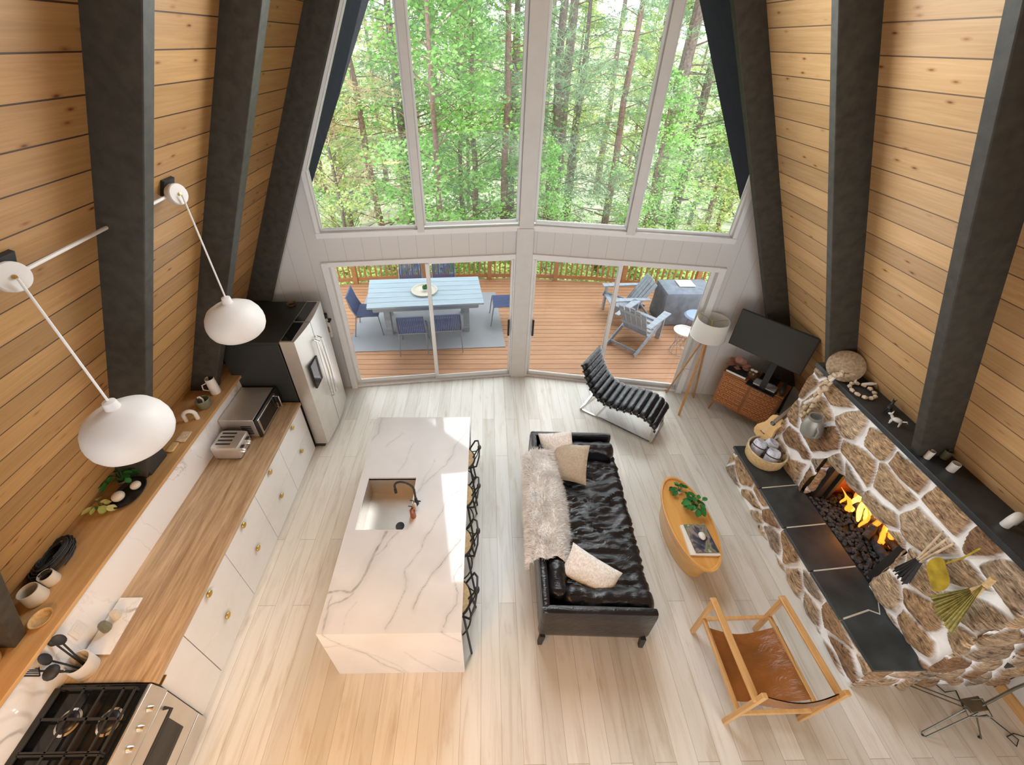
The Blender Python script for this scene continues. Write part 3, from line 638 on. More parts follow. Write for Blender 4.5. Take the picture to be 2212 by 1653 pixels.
# ---- ledge objects (z 1.365)
ZL = 1.365
def pitcher(x, y, z, s, name, label, mat, h=.24, r=.052, cat='pitcher', handle=True):
    t = thing(name, label, cat, (x,y,z))
    MB().lathe([(0,z+.001),(r*.95,z+.001),(r,z+.01),(r*.92,z+h*.6),(r*.88,z+h),(r*.80,z+h),(r*.84,z+h*.6),(r*.86,z+.02),(0,z+.02)], (x,y,0), 28).build('body', mat, t)
    if handle: MB().tube([(x-r*.6,y-r*.75,z+h*.8),(x-r*1.1,y-r*1.3,z+h*.78),(x-r*1.2,y-r*1.4,z+h*.5),(x-r*.65,y-r*.8,z+h*.3)], .006).build('handle', mat, t)
pitcher(-3.2,3.66,ZL,1,'pitcher','tall white ceramic pitcher on the wood ledge near the refrigerator',M['ceramic'],.22,.055)
def oliv():
    t = thing('mortar_pot', 'short olive ceramic pot holding a small pestle on the wood ledge', 'pot', (-3.2,3.44,ZL))
    MB().lathe([(0,ZL+.001),(.06,ZL+.001),(.07,ZL+.02),(.075,ZL+.10),(.068,ZL+.11),(.062,ZL+.10),(.058,ZL+.03),(0,ZL+.03)], (-3.2,3.43,0), 28).build('body', M['olive'], t)
    MB().tube([(-3.19,3.42,ZL+.04),(-3.21,3.45,ZL+.09),(-3.235,3.45,ZL+.125),(-3.25,3.44,ZL+.12)], [.012,.01,.012,.013], 10).build('pestle', M['ceramic'], t)
oliv()
def arch(x, y, z, rz, name, label, h=.13, w=.10, r=.021, mat=None):
    t = thing(name, label, 'ornament', (x,y,z)); c, s = math.cos(rz), math.sin(rz); pts = []
    for k in range(0, 4): pts.append((-w/2, (h-w/2-r)*k/3))
    for k in range(1, 12): a = PI - PI*k/12; pts.append((math.cos(a)*w/2, h-w/2-r+math.sin(a)*w/2))
    for k in range(3, -1, -1): pts.append((w/2, (h-w/2-r)*k/3))
    MB().tube([(x+u*c, y+u*s, z+.0+v) for u, v in pts], r, 14).build('arch', mat or M['ceramic'], t)
arch(-3.23,3.22,ZL,.35,'arch_ornament','white ceramic arch ornament on the wood ledge beside the olive pot', .15, .11)
def blackframe():
    t = thing('speaker_box', 'black box standing on the ledge behind the large pendant lamp', 'box', (-3.3,2.66,ZL))
    MB().bb((-3.42,2.50,ZL),(-3.20,2.74,ZL+.17)).build('case', M['char'], t, bevel=.008)
    MB().bb((-3.39,2.495,ZL+.02),(-3.23,2.50,ZL+.15)).build('grille', M['blackm'], t)
blackframe()
def tray2():
    t = thing('black_tray', 'black oval tray on the wood ledge holding two round candles', 'tray', (-3.3,2.28,ZL))
    MB().lathe([(0,ZL+.001),(.10,ZL+.001),(.125,ZL+.03),(.118,ZL+.034),(.095,ZL+.012),(0,ZL+.012)], (-3.27,2.30,0), 28, sy=1.35).build('dish', M['blacks'], t)
    for k, (x, y, r, l) in enumerate(((-3.31,2.24,.05,'larger round pale candle on the black oval tray'),(-3.24,2.36,.042,'smaller round pale candle on the black oval tray'))):
        tag(MB().ball((x,y,ZL+.012+r*.85), (r,r,r*.85), 18).build('ball_candle', M['cream']), l, 'candle')
tray2()
def leafplant(name, label, x, y, z, n, r, h, mat, size=.07, pot=None, potm=None, seed=1, up=.6):
    t = thing(name, label, 'plant', (x,y,z)); rr = random.Random(seed)
    if pot: MB().lathe([(0,z+.001),(pot*.8,z+.001),(pot,z+pot*.5),(pot*.95,z+pot*1.3),(pot*.85,z+pot*1.3),(pot*.8,z+.02),(0,z+.02)], (x,y,0), 24).build('pot', potm, t)
    st = MB(); lf = MB(); z0 = z + (pot*1.1 if pot else .01)
    for k in range(n):
        a = rr.uniform(0, 2*PI); d = rr.uniform(.3, 1)*r; e = V((x+math.cos(a)*d, y+math.sin(a)*d, z0 + h*rr.uniform(up, 1)))
        b = V((x+math.cos(a)*d*.1, y+math.sin(a)*d*.1, z0)); st.tube([b, b.lerp(e,.5)+V((0,0,h*.15)), e], .0025, 5)
        dirv = (e-b).normalized(); s = size*rr.uniform(.7,1.15); side = dirv.cross(V((0,0,1))).normalized(); dn = V((math.cos(a),math.sin(a),-.25+rr.uniform(-.3,.4))).normalized()
        side = dn.cross(V((0,0,1))).normalized(); upv = side.cross(dn)
        lf.grid(lambda u, v: e + dn*(u*s*1.6-.1*s) + side*((v-.5)*s*math.sin(PI*min(1,max(0,u)))**.7*1.1) + upv*(-.25*s*u*u + .12*s*abs(v-.5)*2), 6, 4)
    st.build('stems', M['plant'], t, kind if 0 else 35) if 0 else st.build('stems', M['plant'], t)
    lf.build('leaves', mat, t, 60); return t
leafplant('trailing_plant', 'small trailing green plant on the ledge behind the round candles', -3.40,2.42,ZL,16,.11,.12,M['plant'],.055,.04,M['olive'],3)
leafplant('fern_sprig', 'bright green fern sprig on the ledge left of the candle tray', -3.42,2.15,ZL,12,.09,.07,M['yel_leaf'],.05,None,None,5,.3)
def coil_basket():
    t = thing('wire_basket', 'dark tangled twig basket on the near end of the wood ledge', 'basket', (-3.43,1.78,ZL)); m = MB(); rr = random.Random(4)
    for k in range(46):
        a0 = rr.uniform(0, 2*PI); rad = rr.uniform(.055,.10); zc = ZL + .012 + rr.uniform(.0,.10); tl = rr.uniform(-.25,.25)
        m.tube([(-3.42+math.cos(a0+s)*rad*1.0, 1.69+math.sin(a0+s)*rad*1.8, zc+tl*.06*math.cos(s)) for s in [i*.5 for i in range(9)]], .005, 5)
    m.build('twigs', M['blackm'], t)
coil_basket()
pitcher(-3.34,1.42,ZL,1,'storage_jar','large cream ceramic jar on the ledge beside the near rafter',M['cream'],.13,.07,'jar',False)
pitcher(-3.34,1.545,ZL,1,'storage_jar','smaller cream ceramic jar behind the large one on the ledge',M['cream'],.10,.055,'jar',False)
def bowl(x, y, z, r, h, name, label, mat, cat='bowl'):
    return tag(MB().lathe([(0,z+.001),(r*.5,z+.001),(r*.85,z+h*.4),(r,z+h),(r*.94,z+h),(r*.78,z+h*.45),(r*.4,z+h*.18),(0,z+h*.16)], (x,y,0), 28).build(name, mat), label, cat)
bowl(-3.19,1.28,ZL,.07,.03,'wooden_bowl','shallow wooden dish on the ledge below the cream jars',M['wicker'])
bowl(-3.3,1.02,ZL,.07,.06,'wooden_bowl','honey wooden bowl on the ledge at the left edge of the photo',M['ledge'])
tag(MB().soft((-3.17,2.97,ZL+.012),(.10,.14,.022),.01,4).build('wooden_trinket', M['drift'], weld=True), 'small carved wooden dish half hidden behind the large pendant lamp', 'dish')
tag(MB().soft((-3.2,2.83,ZL+.015),(.07,.12,.028),.012,4).build('wooden_trinket', M['wicker'], weld=True), 'little wooden block on the ledge near the black box', 'ornament')
# small things by the fridge corner / wall
def extinguisher():
    t = thing('wall_bottle', 'small white bottle hanging in a black holder beside the left door frame', 'bottle', (-2.36,5.18,1.0))
    y = yl(-2.36)-.06
    MB().lathe([(0,1.10),(.038,1.10),(.04,1.12),(.04,1.34),(.02,1.40),(.02,1.43)], (-2.37,y,0), 18).build('body', M['ceramic'], t)
    MB().lathe([(.026,1.43),(.03,1.50),(0,1.51)], (-2.37,y,0), 14).bb((-2.42,y-.02,1.36),(-2.32,y+.06,1.385)).build('holder', M['blackm'], t)
    MB().bb((-2.40,y-.045,1.2),(-2.34,y-.038,1.3)).build('label_patch', M['pink'], t)
extinguisher()
bowl(-2.62,4.84,1.84,.06,.05,'wooden_bowl','little wooden bowl on top of the refrigerator',M['wood_dark'])
# ================================================================== pendant lamps
def pendant(x, y, zt, drop, r, label):
    t = thing('pendant_lamp', label, 'lamp', (x,y,zt), group='white pendant lamps')
    n = V((.96,-.25,.12)).normalized(); c = V((x,y,zt)); MB().lathe([(0,-.03),(.072,-.03),(.075,-.02),(.075,.015),(.07,.022),(0,.024)], c, 36, n.to_track_quat('Z','Y').to_euler()).build('canopy', M['lampw'], t)
    MB().lathe([(0,.024),(.012,.024),(.010,.032),(0,.033)], c, 14, n.to_track_quat('Z','Y').to_euler()).build('canopy_screw', M['brass'], t)
    x, y, zt = x+.045, y-.015, zt+.02
    MB().cyl((x,y,zt-.02),(x,y,zt-drop), .0065, n=8).build('cord', M['lampw'], t)
    z0 = zt-drop
    s = MB().lathe([(.012,z0+.03),(.034,z0+.02),(.038,z0-.01),(.040,z0-.03),(.075,z0-.042),(r*.55,z0-.062),(r*.80,z0-.10),(r*.93,z0-.15),(r*.99,z0-.20),(r,z0-.235),(r*.975,z0-.28),(r*.90,z0-.32),(r*.76,z0-.352),(r*.58,z0-.37),(r*.55,z0-.365),(r*.9,z0-.25),(r*.88,z0-.18),(r*.5,z0-.1),(.03,z0-.07)], (x,y,0), 48).build('lamp_shade', M['lampw'], t)
    MB().ball((x,y,z0-.2), .035, 14).build('bulb', M['ceramic'], t)
    MB().box((xl(zt)+.02,y+.04,zt+.03), (.04,.12,.12), rot=Euler((0,.438,0))).build('canopy_shadow_box', M['blackm'], t)  # black box standing in for the shadow behind the canopy
    return t
pendant(-2.30,1.835,3.82,.86,.235,'large near white pendant lamp hanging over the kitchen ledge')
pendant(-2.26,3.11,3.84,.90,.235,'far white pendant lamp hanging in front of the refrigerator top')
tag(MB().cyl((-2.30,1.86,3.82),(-2.30,3.08,3.84),.011,n=10).build('conduit_pipe', M['lampw']), 'thin white pipe running along the pine boards between the pendants', 'pipe')
# ================================================================== island
VEINS = [(.016,.75,[(-1.4,1.63),(-1.28,1.64),(-1.17,1.64),(-1.1,1.74),(-1.05,1.91),(-1.02,2.02),(-.96,2.16)]),(.010,.7,[(-1.31,1.51),(-1.22,1.55),(-1.15,1.63)]),(.011,.6,[(-1.32,1.33),(-1.32,1.41),(-1.32,1.5),(-1.32,1.6)]),
 (.007,.55,[(-1.05,1.91),(-.99,1.96),(-.93,2.06),(-.85,2.17)]),(.005,.6,[(-.81,1.35),(-.76,1.48),(-.72,1.66),(-.72,1.84),(-.61,1.99),(-.58,2.12),(-.48,2.34),(-.39,2.52),(-.3,2.62)]),(.006,.85,[(-.61,1.48),(-.56,1.64),(-.49,1.78),(-.41,1.89),(-.25,2.09)]),
 (.006,.7,[(-.35,1.35),(-.25,1.52),(-.24,1.63),(-.27,1.74),(-.22,1.84)]),(.004,.4,[(-.96,2.84),(-.91,3.05),(-.86,3.26)]),(.006,.5,[(-.71,2.61),(-.68,2.68),(-.44,2.93),(-.37,3.15),(-.26,3.42)]),(.004,.4,[(-.69,2.7),(-.64,2.83),(-.58,3.0)]),
 (.006,.55,[(-1.4,3.28),(-1.29,3.39),(-1.31,3.54),(-1.3,3.66)]),(.005,.4,[(-1.15,3.21),(-1.01,3.41)]),(.003,.35,[(-1.16,1.33),(-1.15,1.46),(-1.1,1.56)]),
 (.008,.75,[(-1.32,1.32),(-1.21,1.07),(-1.04,.92),(-.97,.7),(-.91,.57),(-.72,.39)]),(.005,.5,[(-1.39,1.06),(-1.13,1.07)]),(.007,.7,[(-.37,1.32),(-.22,1.13)]),(.005,.6,[(-.47,.92),(-.24,.68)]),(.004,.5,[(-.71,.91),(-.58,.64),(-.43,.4)]),(.005,.5,[(-1.14,1.05),(-.95,.83),(-.82,.61),(-.72,.41)])]
def slabm():
    t = NT('veined_island_marble'); a = t.add('ShaderNodeAttribute', attribute_name='tint'); sp = t.add('ShaderNodeSeparateColor'); t.l.new(a.outputs['Color'], sp.inputs[0])
    base = t.ramp(t.noise(t.coord(), 1.6, 4), [(.35,(.60,.605,.61)),(.65,(.68,.685,.69))]); t.base(t.mix(sp.outputs[0], base, (.20,.20,.18))); t.p(Roughness=.06, Coat_Weight=.25, Coat_Roughness=.012); return t.m
M['slab'] = slabm()
def island():
    t = thing('kitchen_island', 'long white veined marble waterfall island in the middle of the kitchen', 'island', (-.78,2.5,0))
    x0,x1,y0,y1 = -1.36,-.20,1.32,3.67; sx0,sx1,sy0,sy1 = -1.27,-.76,2.19,2.78
    m = MB(); m.col = []
    def vein(x, v):
        q = V((x,v,0)); nz = noise.noise_vector(q*5)*.035 + noise.noise_vector(q*17)*.010; px, py = x+nz.x, v+nz.y; best = 0
        for w, it, pl in VEINS:
            for a, b in zip(pl, pl[1:]):
                if min(a[0],b[0])-.12 > px or px > max(a[0],b[0])+.12 or min(a[1],b[1])-.12 > py or py > max(a[1],b[1])+.12: continue
                dx, dy = b[0]-a[0], b[1]-a[1]; s = max(0, min(1, ((px-a[0])*dx+(py-a[1])*dy)/(dx*dx+dy*dy))); d = math.hypot(px-a[0]-dx*s, py-a[1]-dy*s)
                ww = w*(1+.7*noise.noise(q*6)); best = max(best, it*max(0, min(1, (ww-d)/(ww*.5)))*(.75+.5*noise.noise(q*22)), it*.22*max(0, 1-d/(ww*6)))
        return best
    def patch(xa, ya, xb, yb, fn, st=.0085):
        nx, ny = max(2, int((xb-xa)/st)), max(2, int((yb-ya)/st)); n0 = len(m.v)
        for i in range(nx+1):
            for j in range(ny+1):
                x, v = lerp(xa,xb,i/nx), lerp(ya,yb,j/ny); m.v.append(fn(x, v)); m.col.append((vein(x, v),0,0,1))
        m.f += [(n0+i*(ny+1)+j, n0+(i+1)*(ny+1)+j, n0+(i+1)*(ny+1)+j+1, n0+i*(ny+1)+j+1) for i in range(nx) for j in range(ny)]
    for a, b in (((x0,y0),(x1,sy0)),((x0,sy1),(x1,y1)),((x0,sy0),(sx0,sy1)),((sx1,sy0),(x1,sy1))): patch(a[0],a[1],b[0],b[1], lambda x, v: (x,v,.92))
    patch(x0, y0-.92, x1, y0, lambda x, v: (x,y0,.92+(v-y0)))
    k0 = len(m.v); e = .0012
    for a, b in (((x0,y0+e),(x1,sy0)),((x0,sy1),(x1,y1)),((x0,sy0),(sx0,sy1)),((sx1,sy0),(x1,sy1))): m.bb((a[0],a[1],.88),(b[0],b[1],.92-e))
    m.bb((x0,y0+e,0),(x1,y0+.04,.88)); m.bb((x0,y1-.04,0),(x1,y1,.88)); m.col += [(0,0,0,1)]*(len(m.v)-k0); m.build('slab', M['slab'], t, smooth=0)
    MB().bb((x0+.02,y0+.04,.0),(-.52,y1-.04,.879)).build('cabinet', M['cab'], t) if 0 else None
    mb = MB(); mb.bb((x0+.02,y0+.045,0),(-.55,2.12,.878)); mb.bb((x0+.02,2.85,0),(-.55,y1-.045,.878)); mb.bb((x0+.02,2.12,0),(-.55,2.85,.60)); mb.build('cabinet', M['cab'], t)
    s = MB(); w = .012
    s.bb((sx0-w,sy0-w,.64),(sx1+w,sy1+w,.652)); s.bb((sx0-w,sy0-w,.65),(sx0,sy1+w,.90)); s.bb((sx1,sy0-w,.65),(sx1+w,sy1+w,.90)); s.bb((sx0,sy0-w,.65),(sx1,sy0,.90)); s.bb((sx0,sy1,.65),(sx1,sy1+w,.90))
    so = s.build('sink', M['steel'], t)
    MB().lathe([(.045,.653),(.045,.657),(.03,.655),(0,.654)], (-.90,2.38,0), 20).build('drain', M['blackm'], so)
island()
def faucet():
    t = thing('faucet', 'black gooseneck faucet on the marble island beside the sink', 'faucet', (-.72,2.48,.92)); x,y = -.715,2.47
    MB().lathe([(.028,.92),(.028,.935),(.018,.94),(.016,1.0),(0,1.0)], (x,y,0), 18).build('base', M['blackm'], t)
    pts = [(x,y,.99),(x,y,1.15)] + [(x-.10+.10*math.cos(a), y+.02*(1-math.cos(a)), 1.15+.10*math.sin(a)) for a in [PI*k/10 for k in range(1,11)]] + [(x-.20,y+.04,1.09)]
    MB().tube(pts, .011, 12).build('spout', M['blackm'], t)
    MB().tube([(x-.2,y+.04,1.11),(x-.2,y+.04,1.05)], .015, 12).build('spray_head', M['blackm'], t)
    MB().tube([(x+.015,y-.01,.98),(x+.05,y-.03,1.0)], .007).build('lever', M['blackm'], t)
faucet()
def soap(x, y, label, name, mat, h, r):
    t = thing(name, label, 'bottle', (x,y,.92))
    MB().lathe([(0,.921),(r,.921),(r,.921+h*.8),(r*.4,.921+h),(r*.4,.921+h*1.1)], (x,y,0), 18).build('body', mat, t)
    MB().tube([(x,y,.92+h*1.05),(x,y,.92+h*1.4),(x-.035,y+.005,.92+h*1.38)], .005).build('pump', M['blackm'], t)
soap(-.725,2.33,'amber soap bottle with a black pump beside the island sink','soap_bottle',M['amber'],.12,.03)
soap(-.72,2.40,'pale soap bottle between the faucet and the amber bottle','lotion_bottle',M['ceramic'],.11,.022)
# ---- stools along the right side of the island (seat faces -x)
def stool():
    t = thing('bar_stool', 'x', 'stool', (0,0,0), world=False, group='bar stools tucked along the island')
    MB().lathe([(0,.655),(.165,.655),(.172,.665),(.165,.685),(0,.69)], (0,0,0), 30).build('seat', M['wicker'], t)
    MB().tube([(.172*math.cos(a),.172*math.sin(a),.668) for a in [2*PI*k/30 for k in range(30)]], .013, 8, True).build('seat_rim', M['blackm'], t)
    for sx in (-1,1):
        for sy in (-1,1): MB().tube([(sx*.12,sy*.12,.66),(sx*.155,sy*.16,.33),(sx*.19,sy*.2,0)], .011, 8).build('leg', M['blackm'], t)
    MB().tube([(.165*math.cos(a),.175*math.sin(a),.24) for a in [2*PI*k/24 for k in range(24)]], .008, 8, True).build('foot_ring', M['blackm'], t)
    # bent back hoop with a small black pad
    MB().tube([(.12,-.14,.67),(.19,-.19,.76),(.225,-.12,.84),(.235,0,.86),(.225,.12,.84),(.19,.19,.76),(.12,.14,.67)], .010, 8).build('back_hoop', M['blackm'], t)
    MB().tube([(.15,0,.67),(.225,0,.85)], .008, 8).tube([(.14,-.10,.67),(.205,-.03,.76),(.235,0,.86)], .006, 6).tube([(.14,.10,.67),(.205,.03,.76),(.235,0,.86)], .006, 6).build('back_spindles', M['blackm'], t)
    MB().ball((.235,0,.865), (.022,.035,.02), 12).build('back_pad', M['blackm'], t)
    return t
st0 = stool(); ys = [1.68,2.19,2.72,3.22]
sl = ['bar stool at the near end of the island, nearest the camera', 'second bar stool from the near end, beside the sofa back', 'third bar stool from the near end, beside the island sink', 'farthest bar stool at the window end of the island']
for k, y in enumerate(ys):
    o = st0 if k == 0 else copy_tree(st0); o.location = (-.315, y, 0); o.rotation_euler = (0,0,[-.08,.05,-.04,.06][k]); o['label'] = sl[k]
# ================================================================== stone fireplace
def stone_cells(seed, w, h, step, ay=1.0):
    rr = random.Random(seed); P = []
    ny, nx = max(1, int(h/step)), max(1, int(w/step/ay))
    for i in range(-1, nx+2):
        for j in range(-1, ny+2):
            if rr.random() < .13: continue
            P.append(((i+.5+rr.uniform(-.46,.46)+(.5 if j % 2 else 0))*w/nx, (j+.5+rr.uniform(-.42,.42))*h/ny, rr.random(), rr.uniform(.5,1)))
    return P
def stone_face(m, org, du, dv, dn, w, h, cells, hole=None, res=.012, amp=.034, mort=.0145, colr=None):
    org, du, dv, dn = V(org), V(du), V(dv), V(dn); nu, nv = max(2, int(w/res)), max(2, int(h/res)); n0 = len(m.v); keep = {}
    if m.col is None: m.col = []
    for i in range(nu+1):
        for j in range(nv+1):
            u, v = w*i/nu, h*j/nv; nz = noise.noise_vector(V((u*2.3,v*2.3,org.x+org.y)))*.085 + noise.noise_vector(V((u*8,v*8,3)))*.014
            qu, qv = u+nz.x, v+nz.y; d1 = d2 = 9; c1 = c2 = None
            for c in cells:
                if abs(c[0]-qu) > .9 or abs(c[1]-qv) > .8: continue
                d = math.hypot(c[0]-qu, (c[1]-qv)*1.15)
                if d < d1: d2, c2, d1, c1 = d1, c1, d, c
                elif d < d2: d2, c2 = d, c
            e = (d2-d1)/2 if c1 else 0; k = min(1, max(0, (e-mort*max(.6,1.15+1.5*noise.noise(V((u*4,v*4,7)))))/.006)); b = min(1, max(0, (e-mort)/.05))
            rough = noise.fractal(V((u*9,v*9*.6+u*4,c1[2]*20 if c1 else 0)), 1, 2, 4)*.5
            dsp = k*(.012+amp*(b**.5)*(c1[3] if c1 else 1) + rough*.028*b)
            if i in (0, nu) or j in (0, nv): dsp *= .3
            m.v.append(tuple(org + du*u + dv*v + dn*dsp)); m.col.append((k, c1[2] if c1 else 0, 0, 1))
    for i in range(nu):
        for j in range(nv):
            u, v = w*(i+.5)/nu, h*(j+.5)/nv
            if hole and hole[0] < u < hole[1] and hole[2] < v < hole[3]: continue
            a = n0 + i*(nv+1)+j; m.f.append((a, a+nv+1, a+nv+2, a+1))
def fireplace():
    t = thing('stone_fireplace', 'rustic rubble stone fireplace with white mortar, slate hearth and black mantel', 'fireplace', (3.9,2.4,0))
    X0, y0, y1, z1 = 3.76, 1.18, 3.56, 1.80; oy0, oy1, oz = 1.84, 2.88, 1.10
    m = MB(); cells = stone_cells(5, y1-y0, z1-.45, .25, 1.1)
    stone_face(m, (X0,y1+.02,.45), (0,-1,0), (0,0,1), (-1,0,0), y1-y0+.04, z1-.45, cells, hole=(y1+.02-oy1, y1+.02-oy0, -.1, oz-.45))
    stone_face(m, (X0-.02,y0,.0), (1,0,0), (0,0,1), (0,-1,0), .92, z1, stone_cells(8,.9,z1,.24,1.1))
    stone_face(m, (X0+.9,y1,.0), (-1,0,0), (0,0,1), (0,1,0), .9, z1, stone_cells(9,.9,z1,.24,1.1), res=.03)
    # returns inside the opening
    stone_face(m, (X0,oy1,.45), (1,0,0), (0,0,1), (0,-1,0), .16, oz-.45, stone_cells(11,.3,.7,.2), amp=.02)
    stone_face(m, (X0+.16,oy0,.45), (-1,0,0), (0,0,1), (0,1,0), .16, oz-.45, stone_cells(12,.3,.7,.2), amp=.02)
    stone_face(m, (X0,oy1,oz), (0,-1,0), (1,0,0), (0,0,-1), oy1-oy0, .16, stone_cells(13,1.1,.3,.2), amp=.015)
    m.build('stonework', M['stone'], t, smooth=60)
    # hearth plinth
    m = MB(); stone_face(m, (3.33,y1+.02,.0), (0,-1,0), (0,0,1), (-1,0,0), y1-y0+.03, .415, stone_cells(21,2.4,.415,.2,1.6), res=.014, amp=.032, mort=.013)
    stone_face(m, (3.31,y0,.0), (1,0,0), (0,0,1), (0,-1,0), .45, .415, stone_cells(22,.43,.415,.2,1.2), res=.02, amp=.012)
    stone_face(m, (3.76,y1+.02,.0), (-1,0,0), (0,0,1), (0,1,0), .43, .415, stone_cells(23,.43,.415,.2,1.2), res=.03, amp=.012)
    m.build('hearth_base', M['stone'], t, smooth=60)
    MB().bb((3.31,1.17,.412),(3.77,3.575,.4508)).build('hearth_grout', M['grout'], t)
    ed = [1.165, 1.55, 1.98, 2.44, 2.94, 3.585]
    for k in range(5):
        a, b = ed[k], ed[k+1]; g = .0055; dy = .045
        x1s, x0s = 3.79, 3.275 + (.02 if k == 0 else 0)
        if k == 0: P = [(3.30,a),(3.78,a),(3.78,b+.17),(3.70,b+.05),(3.63,b+.10)][0:2] + [(3.78,b+.20-g),(3.68,b+.04-g),(3.60,b+.075-g),(3.29,b-g)]
        elif k == 1: P = [(3.285,a+g),(3.60,a+.075+g),(3.68,a+.04+g),(3.78,a+.20+g),(3.78,b+dy-g),(3.275,b-g)]
        else: P = [(3.275,a+g),(3.78,a+(dy if k > 1 else 0)+g),(3.78,b+(dy if k < 4 else 0)-g),(3.275,b-g)]
        MB().prism([(x,y,.415) for x, y in P], (0,0,.037)).build('hearth_slab', M['slate'], t, bevel=.004)
    # firebox
    fb = MB(); xb = 4.36
    fb.bb((xb,oy0-.1,.40),(xb+.05,oy1+.1,1.2)); fb.bb((X0+.16,oy0-.1,.40),(xb,oy0-.02,1.2)); fb.bb((X0+.16,oy1+.02,.40),(xb,oy1+.1,1.2)); fb.bb((X0+.16,oy0-.1,1.15),(xb,oy1+.1,1.2)); MB().bb((X0+.02,oy0,.38),(xb,oy1,.44)).build('fire_floor', M['blackm'], t)
    fb.build('firebox', M['firebrick'], t)
    MB().bb((X0+.17,oy0-.02,.44),(4.34,oy0+.03,1.13)).bb((X0+.05,oy0-.01,.44),(X0+.14,oy0+.10,1.11)).bb((X0+.15,oy0,.44),(X0+.2,oy0+.14,1.11)).build('insert_frame', M['blackm'], t)
    MB().bb((X0+.09,oy1-.07,.44),(X0+.17,oy1-.0,1.11)).bb((X0+.19,oy1-.10,.44),(X0+.23,oy1-.0,1.11)).build('insert_frame', M['blackm'], t)
    # core behind the faces
    MB().bb((X0+.02,y0+.01,.0),(xr(1.0)+.02,oy0-.12,z1)).bb((X0+.02,oy1+.12,.0),(xr(1.0)+.02,y1-.01,z1)).bb((X0+.17,y0+.02,1.2),(xr(1.5)-.02,y1-.02,z1)).bb((X0+.03,oy0-.12,1.13),(X0+.17,oy1+.12,z1)).build('masonry_core', M['grout'], t)
    m = MB(); m.prism([(3.74,1.10,1.80),(3.74,3.60,1.80),(xr(1.8)+.05,3.60,1.80),(xr(1.8)+.05,1.10,1.80)], (0,0,.055)).build('mantel_shelf', M['mantel'], t, bevel=.005)
M['grout'] = plain('pale_grout', (.55,.55,.50), .9, var=.1)
M['mantel'] = plain('black_mantel_stone', (.028,.032,.036), .4, var=.25, nscale=10)
M['firebrick'] = plain('orange_firebrick', (.42,.16,.05), .85, var=.35, nscale=14, bump=.6, bscale=30)
fireplace()
ZM = 1.857
def fire():
    m = MB(); rr = random.Random(12)
    for k in range(620):
        y = rr.uniform(1.90,2.82); x = rr.uniform(3.80,4.30); r = rr.uniform(.012,.024)
        m.ball((x,y,.44+r*.6+rr.uniform(0,.06)*max(0,(x-3.85)*3)), (r,r*1.1,r*.8), 7, .5, k)
    tag(m.build('lava_coals', M['coal'], smooth=25), 'bed of dark lava coals in the burning fireplace', 'coals', kind='stuff')
    for k, (a, b, r) in enumerate((((4.06,1.98,.50),(4.20,2.70,.56),.045),((4.24,1.94,.56),(4.12,2.62,.62),.04),((4.02,2.28,.53),(4.28,2.46,.72),.035))):
        pts = [L3(a, b, i/8)+V((noise.noise(V((i*.7,k,0)))*.03,0,noise.noise(V((i*.9,k,5)))*.03)) for i in range(9)]
        tag(MB().tube(pts, [r*(1+.2*noise.noise(V((i,k,9)))) for i in range(9)], 12).build('fire_log', M['coal']), ['long charred log at the front of the fire','charred log at the back of the fire','short charred log lying across the other two'][k], 'log')
    t = thing('fire', 'orange and yellow flames burning in the stone fireplace', 'fire', (4.15,2.3,.5))
    for k in range(26):
        y = rr.uniform(1.93,2.72); x = rr.uniform(4.08,4.30); h = rr.uniform(.16,.50)*(1-.4*abs(y-2.3)/.4); w = rr.uniform(.014,.040); m = MB(); ph = rr.uniform(0,6); pts = []; rad = []
        for i in range(11):
            s = i/10; pts.append((x+.02*math.sin(ph+s*5), y+.05*math.sin(ph*2+s*4)*s+.06*s, .50+h*s)); rad.append(w*(math.sin(PI*min(1,s*.95+.08))**.8)*(1-s*.5)+.0015)
        m.tube(pts, rad, 8).build('flame', M['flame'] if k % 3 else M['flame2'], t)
    return t
def flamem(name, c, s):
    t = NT(name); t.n.remove(t.b); e = t.add('ShaderNodeEmission'); lw = t.add('ShaderNodeLayerWeight'); lw.inputs[0].default_value = .5
    tr = t.add('ShaderNodeBsdfTransparent'); mx = t.add('ShaderNodeMixShader'); e.inputs[0].default_value = (*c, 1); e.inputs[1].default_value = s
    t.l.new(lw.outputs['Facing'], mx.inputs[0]); t.l.new(e.outputs[0], mx.inputs[1]); t.l.new(tr.outputs[0], mx.inputs[2]); t.l.new(mx.outputs[0], t.out.inputs[0]); return t.m
M['flame'] = flamem('flame_orange', (1,.22,.02), 1.9); M['flame2'] = flamem('flame_yellow', (1,.46,.07), 3.0)
fire()
